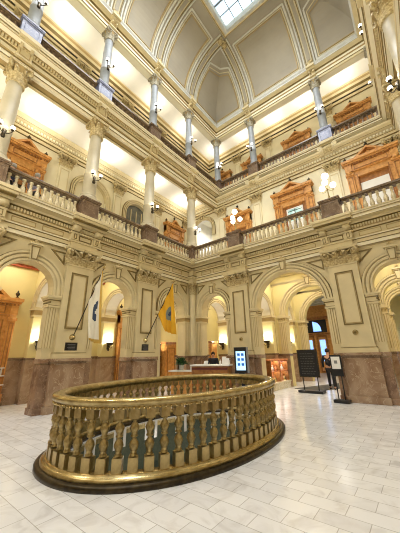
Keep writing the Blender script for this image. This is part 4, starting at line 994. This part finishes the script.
def plaque(y, label, kk=1):
    t = thing('plaque', label, 'plaque', (0, y, 1.9), RL, 'dark plaques under the flags')
    mb = MB(); mb.box(-.2*kk, .2*kk, 0, .03, -.13, .13, 'black'); pl_ = mb.build('plate', t, bevel=.005)
    mb = MB(); mb.rect(-.19*kk, .19*kk, -.12, .12, .012, .025, .035, 'bronze')
    for k in range(4): mb.box(-.13, .13-.03*(k % 2), .03, .033, .06-k*.045, .07-k*.045, 'grey')
    mb.build('lettering', pl_)
plaque(-6.2, 'dark rectangular plaque under the white flag'); plaque(-3.1, 'dark rectangular plaque under the yellow flag', .85)
for x, l in ((2.8, 'on the pier behind the kiosk'), (7.3, 'on the large right pier')):
    mb = MB(); mb.lathe([(.09, 0), (.09, .02), (.06, .03), (.05, .07), (.01, .08)], 'brass', n=14); mb.v = [(v[0], v[2], v[1]) for v in mb.v]; mb.sphere((0, .07, 0), .04, 'glaze', 8)
    tag(mb.build('round_boss', loc=(x, 0, 2.2), rz=RB), 'small round brass flag socket '+l, 'fitting', 'round brass sockets on piers')

# ------------------------------------------------------------ people
def person(label, loc, rz, h, pose, cloth, trousers, hair, group=None):
    t = thing('person', label, 'person', loc, rz, group); k = h/1.75
    sh = [(s*.2, 0, 1.42) for s in (-1, 1)]
    if pose == 'rail': el = [(s*.28, .16, 1.2) for s in (-1, 1)]; ha = [(s*.2, .36, 1.1) for s in (-1, 1)]
    elif pose == 'desk': el = [(s*.25, .1, 1.18) for s in (-1, 1)]; ha = [(s*.12, .33, 1.1) for s in (-1, 1)]
    else: el = [(s*.27, .0, 1.14) for s in (-1, 1)]; ha = [(s*.27, .08, .88) for s in (-1, 1)]
    fy = [(.0, .12), (.0, -.1)] if pose == 'walk' else [(0, 0), (0, 0)]
    def skinmesh(name, V, Ed, rad, m, parent, sub=1):
        me = bpy.data.meshes.new(name); me.from_pydata([tuple(c*k for c in v) for v in V], Ed, []); me.update(); me.materials.append(M[m])
        o = bpy.data.objects.new(name, me); COL.objects.link(o); o.parent = parent
        sk = o.modifiers.new('skin', 'SKIN'); sk.use_smooth_shade = True
        sv = me.skin_vertices[0].data if me.skin_vertices else None
        if sv is None:
            bpy.context.view_layer.objects.active = o; return o
        for i, r in enumerate(rad): sv[i].radius = (r*k, r*k) if not isinstance(r, tuple) else (r[0]*k, r[1]*k)
        sv[0].use_root = True
        ss = o.modifiers.new('sub', 'SUBSURF'); ss.levels = sub; ss.render_levels = sub+1
        return o
    V = [(0, 0, .95), (0, 0, 1.15), (0, -.01, 1.38), (0, 0, 1.5), (0, .015, 1.58), (0, .03, 1.69)]; E_ = [(0, 1), (1, 2), (2, 3), (3, 4), (4, 5)]; rad = [(.15, .11), (.13, .1), (.15, .1), .055, .075, .085]
    for s in (0, 1):
        b = len(V); V += [sh[s], el[s], ha[s]]; E_ += [(2, b), (b, b+1), (b+1, b+2)]; rad += [.06, .042, .03]
        hd = Vector(ha[s]); fwd = Vector((0, .07, -.02)) if pose != 'stand' and pose != 'walk' else Vector((0, .02, -.08))
        for q in range(4):
            off = Vector(((q-1.5)*.018, 0, 0)); b2 = len(V); V += [tuple(hd+off+fwd*.8), tuple(hd+off+fwd*(1.5-.12*abs(q-1.5)))]; E_ += [(b+2, b2), (b2, b2+1)]; rad += [.011, .008]
        b2 = len(V); tx = (-1 if s else 1)*.04; V += [tuple(hd+Vector((tx, .01, 0))+fwd*.5)]; E_ += [(b+2, b2)]; rad += [.011]
        b = len(V); sx = (-1, 1)[s]; V += [(sx*.09, 0, .88), (sx*.1, fy[s][1]*.5+.01, .5), (sx*.1, fy[s][1], .09), (sx*.1, fy[s][1]+.15, .04)]; E_ += [(0, b), (b, b+1), (b+1, b+2), (b+2, b+3)]; rad += [.095, .062, .045, .035]
    # skin radii need the skin layer: build it through bmesh
    import bmesh as _b
    def make(name, V, Ed, rad, m, parent, sub=1):
        bm = _b.new(); lay = bm.verts.layers.skin.verify(); vs = [bm.verts.new(tuple(c*k for c in v)) for v in V]
        for a, b in Ed: bm.edges.new((vs[a], vs[b]))
        for i, r in enumerate(rad): vs[i][lay].radius = tuple(x*k for x in (r if isinstance(r, tuple) else (r, r))); vs[i][lay].use_root = (i == 0)
        me = bpy.data.meshes.new(name); bm.to_mesh(me); bm.free(); me.materials.append(M[m])
        o = bpy.data.objects.new(name, me); COL.objects.link(o); o.parent = parent
        sk = o.modifiers.new('skin', 'SKIN'); sk.use_smooth_shade = True; ss = o.modifiers.new('sub', 'SUBSURF'); ss.levels = sub; ss.render_levels = sub
        return o
    make('body', V, E_, rad, 'skin', t)
    V2 = [(0, 0, .9), (0, 0, 1.15), (0, -.01, 1.38), (0, 0, 1.47)]; E2 = [(0, 1), (1, 2), (2, 3)]; r2 = [(.18, .14), (.16, .125), (.175, .125), .075]
    for s in (0, 1):
        b = len(V2); w_ = Vector(el[s]).lerp(Vector(ha[s]), .85); V2 += [sh[s], el[s], tuple(w_)]; E2 += [(2, b), (b, b+1), (b+1, b+2)]; r2 += [.08, .058, .042]
    make('jacket', V2, E2, r2, cloth, t)
    V3 = [(0, 0, .93)]; E3_ = []; r3 = [(.17, .13)]
    for s in (0, 1):
        b = len(V3); sx = (-1, 1)[s]; V3 += [(sx*.09, 0, .85), (sx*.1, fy[s][1]*.5+.01, .5), (sx*.1, fy[s][1], .1)]; E3_ += [(0, b), (b, b+1), (b+1, b+2)]; r3 += [.11, .078, .062]
    make('trousers', V3, E3_, r3, trousers, t)
    mb = MB()
    for s in (-1, 1): mb.sphere((s*.1*k, .06*k, .045*k), .055*k, 'black', 8, .8); mb.sphere((s*.1*k, .13*k, .04*k), .05*k, 'black', 8, .7)
    mb.v = [(v[0], v[1]+(fy[0][1] if v[0] < 0 else fy[1][1])*k, v[2]) for v in mb.v]; mb.build('shoes', t)
    mb = MB(); mb.sphere((0, .005*k, 1.68*k), .098*k, hair, 14, 1.1); mb.v = [(v[0], min(v[1], .06*k) if v[2] < 1.72*k else v[1], max(v[2], 1.6*k)) for v in mb.v]; mb.build('hair', t)
    mb = MB(); mb.sphere((0, .118*k, 1.645*k), .016*k, 'skin', 8)
    for s in (-1, 1): mb.sphere((s*.032*k, .106*k, 1.675*k), .009*k, 'black', 6); mb.sphere((s*.088*k, .02*k, 1.65*k), .02*k, 'skin', 6)
    mb.tube([(-.02*k, .11*k, 1.612*k), (.02*k, .11*k, 1.612*k)], .005*k, 'red_paint', 5); mb.build('face', t)
    return t
person('grey-haired person in dark jacket at gallery railing, left one of two', (-1.0, -8.62, LEV2), 2.4, 1.72, 'rail', 'cloth_navy', 'cloth_dark', 'hair_grey')
person('grey-haired person in pale lilac top at gallery railing, right one of two', (-1.0, -7.85, LEV2), .9, 1.76, 'rail', 'cloth_lilac', 'cloth_dark', 'hair_grey')
person('dark-haired person in black jacket behind the reception desk', (1.05, .25, 0), RB+.5, 1.68, 'desk', 'cloth_dark', 'cloth_dark', 'hair_dark')
person('person in black walking away behind the small sign stand', (5.5, 3.1, 0), .2, 1.72, 'walk', 'cloth_dark', 'cloth_dark', 'hair_dark')

# ------------------------------------------------------------ furniture and small things
# reception desk curving before the corner
t = thing('reception_desk', 'low reception desk with pale top and dark red front behind the oval balustrade', 'desk', (1.95, -.95, 0), .32)
mb = MB(); mb.box(-.9, .68, -.3, .3, 0, 1.12, 'wood_dk'); mb.box(-.88, .66, -.33, -.3, .98, 1.06, 'wine'); mb.box(-1.9, -.9, -.2, .3, 0, .9, 'wood'); mb.build('desk_body', t)
mb = MB(); mb.box(-.95, .74, -.38, .35, 1.12, 1.18, 'white'); mb.build('counter_top', t, bevel=.01)
mb = MB(); mb.box(-2.0, -.9, -.3, .35, .9, .95, 'white'); mb.build('side_top', t, bevel=.01)
def on_desk(x, y): c, s = math.cos(.32), math.sin(.32); return (1.95+x*c-y*s, -.95+x*s+y*c)
px, py = on_desk(-1.5, 0)
t = thing('potted_plant', 'leafy green plant in a white pot at left end of desk', 'plant', (px, py, .95))
mb = MB(); mb.lathe([(.09, 0), (.12, .2), (.13, .22), (.11, .22), (.1, .19)], 'terracotta', n=14); mb.build('pot', t)
mb = MB()
for i in range(90):
    a = random.random()*2*PI; e = random.uniform(.0, 1.3); L = random.uniform(.3, .55)
    tip = Vector((math.cos(a)*L*math.cos(e)*1.1, math.sin(a)*L*math.cos(e)*1.1, .2+L*math.sin(e)*.8)); base = Vector((0, 0, .2)); d = tip-base
    sd = Vector((-math.sin(a), math.cos(a), 0))*.05; mid = base+d*.6+Vector((0, 0, .05))
    mb.add([base, mid-sd, tip-Vector((0, 0, .03)), mid+sd], [(0, 1, 2, 3)], 'leaf'); mb.tube([base, mid], .004, 'leaf', 4)
mb.build('foliage', t)
for (dx, dy, z0, r, h, m, nm, l) in ((-1.05, 0, .95, .03, .2, 'white', 'bottle', 'white pump bottle standing right of the plant pot'), (.3, -.05, 1.18, .04, .2, 'white', 'bottle', 'white bottle standing on desk in front of clerk'), (.62, .2, 1.18, .05, .16, 'paper', 'cup', 'white cup standing on desk near the kiosk')):
    x, y = on_desk(dx, dy); mb = MB(); mb.lathe([(r, 0), (r, h*.6), (r*.4, h*.75), (r*.35, h), ] if nm == 'bottle' else [(r*.7, 0), (r, h)], m, n=12)
    tag(mb.build(nm, loc=(x, y, z0)), l, nm)
for i, (dx, dy, h, l) in enumerate(((.38, .22, .3, 'leaning behind the white bottle'), (.6, -.12, .24, 'beside the kiosk screen'), (-.4, .1, .14, 'at the left end of high counter'))):
    x, y = on_desk(dx, dy); t = thing('brochure_holder', 'white brochure holder on the desk '+l, 'holder', (x, y, 1.18), .3, 'brochure holders on the desk')
    mb = MB(); mb.prism([(-.09, 0), (.09, 0), (.09, .02), (-.09, .02)], -.08, .08, 'white'); mb.add([(-.09, .0, 0), (.09, .0, 0), (.09, .08, h), (-.09, .08, h), (-.09, .01, 0), (.09, .01, 0), (.09, .09, h), (-.09, .09, h)], [(0, 1, 2, 3), (7, 6, 5, 4), (0, 4, 5, 1), (3, 2, 6, 7), (0, 3, 7, 4), (1, 5, 6, 2)], 'white'); mb.build('stand', t)
    mb = MB(); mb.add([(-.08, -.02, .02), (.08, -.02, .02), (.08, .05, h*.9), (-.08, .05, h*.9)], [(0, 1, 2, 3)], 'paper'); mb.build('brochures', t)
# kiosk
t = thing('kiosk', 'upright dark kiosk with lit pale blue screen in front of pier', 'kiosk', (3.08, -.6, 0), .28)
mb = MB(); mb.box(-.2, .2, -.15, .15, 0, .06, 'black'); mb.box(-.12, .12, -.05, .07, .06, .85, 'black'); mb.build('stand', t)
mb = MB(); mb.box(-.27, .27, -.07, .07, .84, 1.84, 'black'); mb.box(.25, .31, -.08, .08, .84, 1.84, 'grey'); mb.build('case', t, bevel=.01)
mb = MB(); mb.box(-.19, .19, -.08, -.07, .95, 1.68, 'screen')
for r_ in range(3):
    for c_ in range(2): mb.box(-.13+c_*.16, -.02+c_*.16, -.085, -.08, 1.5-r_*.19, 1.6-r_*.19, 'screen_blue')
mb.build('screen', t)
# stack of papers / low rack at left edge
t = thing('brochure_rack', 'low rack with white sheets at the left edge under wooden door', 'rack', (-2.6, -7.5, 0), RL)
mb = MB(); mb.box(-.3, .3, -.2, .2, 0, 1.0, 'wood_dk'); mb.build('cabinet', t)
for z, d in ((1.25, -.08), (1.0, .02), (.72, .12)):
    mb = MB(); mb.box(-.3, .3, d, d+.2, z, z+.03, 'white'); mb.box(-.28, -.24, d, d+.03, z-.25, z, 'white'); mb.box(.24, .28, d, d+.03, z-.25, z, 'white'); mb.build('shelf', t)
# wooden counters/cabinets seen through narrow arches
for loc, rz, wd, l in (((-2.7, 1.3, 0), RL, 1.7, 'behind the yellow flag'), ((-.85, 2.3, 0), RB, 1.0, 'behind the desk clerk')):
    t = thing('wooden_cabinet', 'tall brown wooden cabinet '+l, 'cabinet', loc, rz, 'tall wooden cabinets in the corridor')
    mb = MB(); mb.box(-wd/2, wd/2, -.25, .25, 0, 2.2, 'wood'); mb.build('body', t)
    mb = MB(); mb.box(-wd/2-.05, wd/2+.05, -.3, .3, 2.2, 2.32, 'wood_dk'); mb.build('cornice', t)
    for s in (-1, 1):
        mb = MB(); mb.box(s*wd/4-wd*.22, s*wd/4+wd*.22, .25, .28, .1, 2.1, 'wood'); mb.rect(s*wd/4-wd*.18, s*wd/4+wd*.18, .2, 2.0, .04, .28, .3, 'wood_dk'); mb.build('door', t)
# lit showcase
t = thing('showcase', 'glass showcase with warm copper display on a marble base', 'showcase', (3.3, 2.25, 0), RL)
mb = MB(); mb.box(-1.05, 1.0, -.2, .24, 0, .3, 'bal2'); mb.box(-1.08, 1.03, -.2, .27, .26, .32, 'bal2'); mb.build('base', t)
cs = MB(); cs.box(-1.0, 1.0, -.2, -.15, .32, 1.25, 'copper'); cs.box(-1.03, 1.03, -.2, .22, 1.25, 1.32, 'copper'); cs.box(-1.0, 1.0, -.15, .2, .76, .79, 'copper')
for x in (-.98, 0, .98): cs.box(x-.025, x+.025, -.15, .2, .32, 1.25, 'wood_dk')
cs = cs.build('case', t)
mb = MB(); mb.box(-.97, .97, .195, .2, .34, 1.23, 'clearglass'); mb.build('glass_front', cs)
for i in range(10):
    mb = MB(); x = -.82+i*.18; z = .79 if i % 2 else .32
    mb.lathe([(.05, 0), (.08, .06), (.06, .14), (.02, .2), (.04, .26)], ('brass_bright', 'paper', 'copper')[i % 3], n=10)
    o = mb.build('curio', loc=(3.32, 2.25-x, z)); tag(o, 'small curio on the %s shelf of lit showcase, number %s from the far end' % ('upper' if i % 2 else 'lower', ('one', 'two', 'three', 'four', 'five')[i//2]), 'curio', 'curios in the showcase')
light('AREA', 'showcase_light', (3.34, 2.25, 1.22), 14, WARM, .25, size_y=1.8)
light('AREA', 'showcase_light', (3.34, 2.25, .75), 9, WARM, .25, size_y=1.8)

# signs
t = thing('letter_board_sign', 'tall black letter board sign on two posts with a low base', 'sign', (5.05, 1.6, 0), -.05)
mb = MB(); mb.box(-.5, .5, -.22, .22, 0, .1, 'black'); mb.build('base', t, bevel=.02)
for s in (-1, 1):
    mb = MB(); mb.tube([(s*.3, 0, .1), (s*.3, 0, .62)], .022, 'black', 8); mb.sphere((s*.3, 0, .62), .035, 'black', 8); mb.build('post', t)
mb = MB(); mb.box(-.42, .42, -.03, .03, .6, 1.7, 'black'); mb.rect(-.42, .42, .6, 1.7, .03, -.045, -.03, 'bronze'); bd = mb.build('board', t)
mb = MB(); random.seed(9)
for k in range(9):
    x = -.3
    while x < .22:
        L = random.uniform(.05, .13); mb.box(x, x+L, -.034, -.03, 1.52-k*.1, 1.54-k*.1, 'dimgrey'); x += L+.03
mb.build('lettering', bd)
t = thing('page_sign_stand', 'small black sign stand holding a white page beside the large pier', 'sign', (6.58, -.28, 0), -.1)
mb = MB(); mb.box(-.24, .24, -.14, .14, 0, .1, 'black'); mb.build('base', t, bevel=.02)
mb = MB(); mb.tube([(-.1, 0, .1), (-.1, 0, .9)], .018, 'black', 8); mb.tube([(.1, 0, .1), (.1, 0, .9)], .018, 'black', 8); mb.build('post', t)
mb = MB(); mb.box(-.18, .18, -.02, .02, .8, 1.48, 'black'); bd = mb.build('board', t)
mb = MB(); mb.box(-.14, .14, -.026, -.02, 1.03, 1.42, 'paper'); mb.box(-.05, .05, -.03, -.026, 1.2, 1.3, 'grey'); mb.build('page', bd)
mb = MB(); mb.box(-.65, .65, -1.9, 1.9, 0, .015, 'matgrey'); tag(mb.build('floor_mat', loc=(5.2, 4.2, .001), rz=-.35), 'long charcoal floor mat leading to the far doors', 'mat')
# fire extinguisher in the corridor by the second wooden door
t = thing('fire_extinguisher', 'red fire extinguisher beside the wooden door between the flags', 'extinguisher', (-2.9, -2.95, .25))
mb = MB(); mb.lathe([(.07, 0), (.075, .03), (.075, .42), (.03, .5), (.03, .54)], 'red_paint', n=12); mb.build('cylinder', t)
mb = MB(); mb.box(-.04, .04, -.02, .02, .54, .58, 'black'); mb.tube([(0, .03, .55), (.08, .05, .45), (.08, .04, .15)], .012, 'black', 6); mb.build('nozzle', t)
# rolled bundle on the gallery rail
mb = MB(); mb.tube([(0, -.2, 0), (0, .2, 0)], [.07, .07], 'cloth_navy', 10); mb.sphere((0, .2, 0), .07, 'cloth_navy', 8)
tag(mb.build('rolled_jacket', loc=(-.25, -6.85, LEV2+H2+.07)), 'dark rolled jacket lying on the gallery rail', 'jacket')
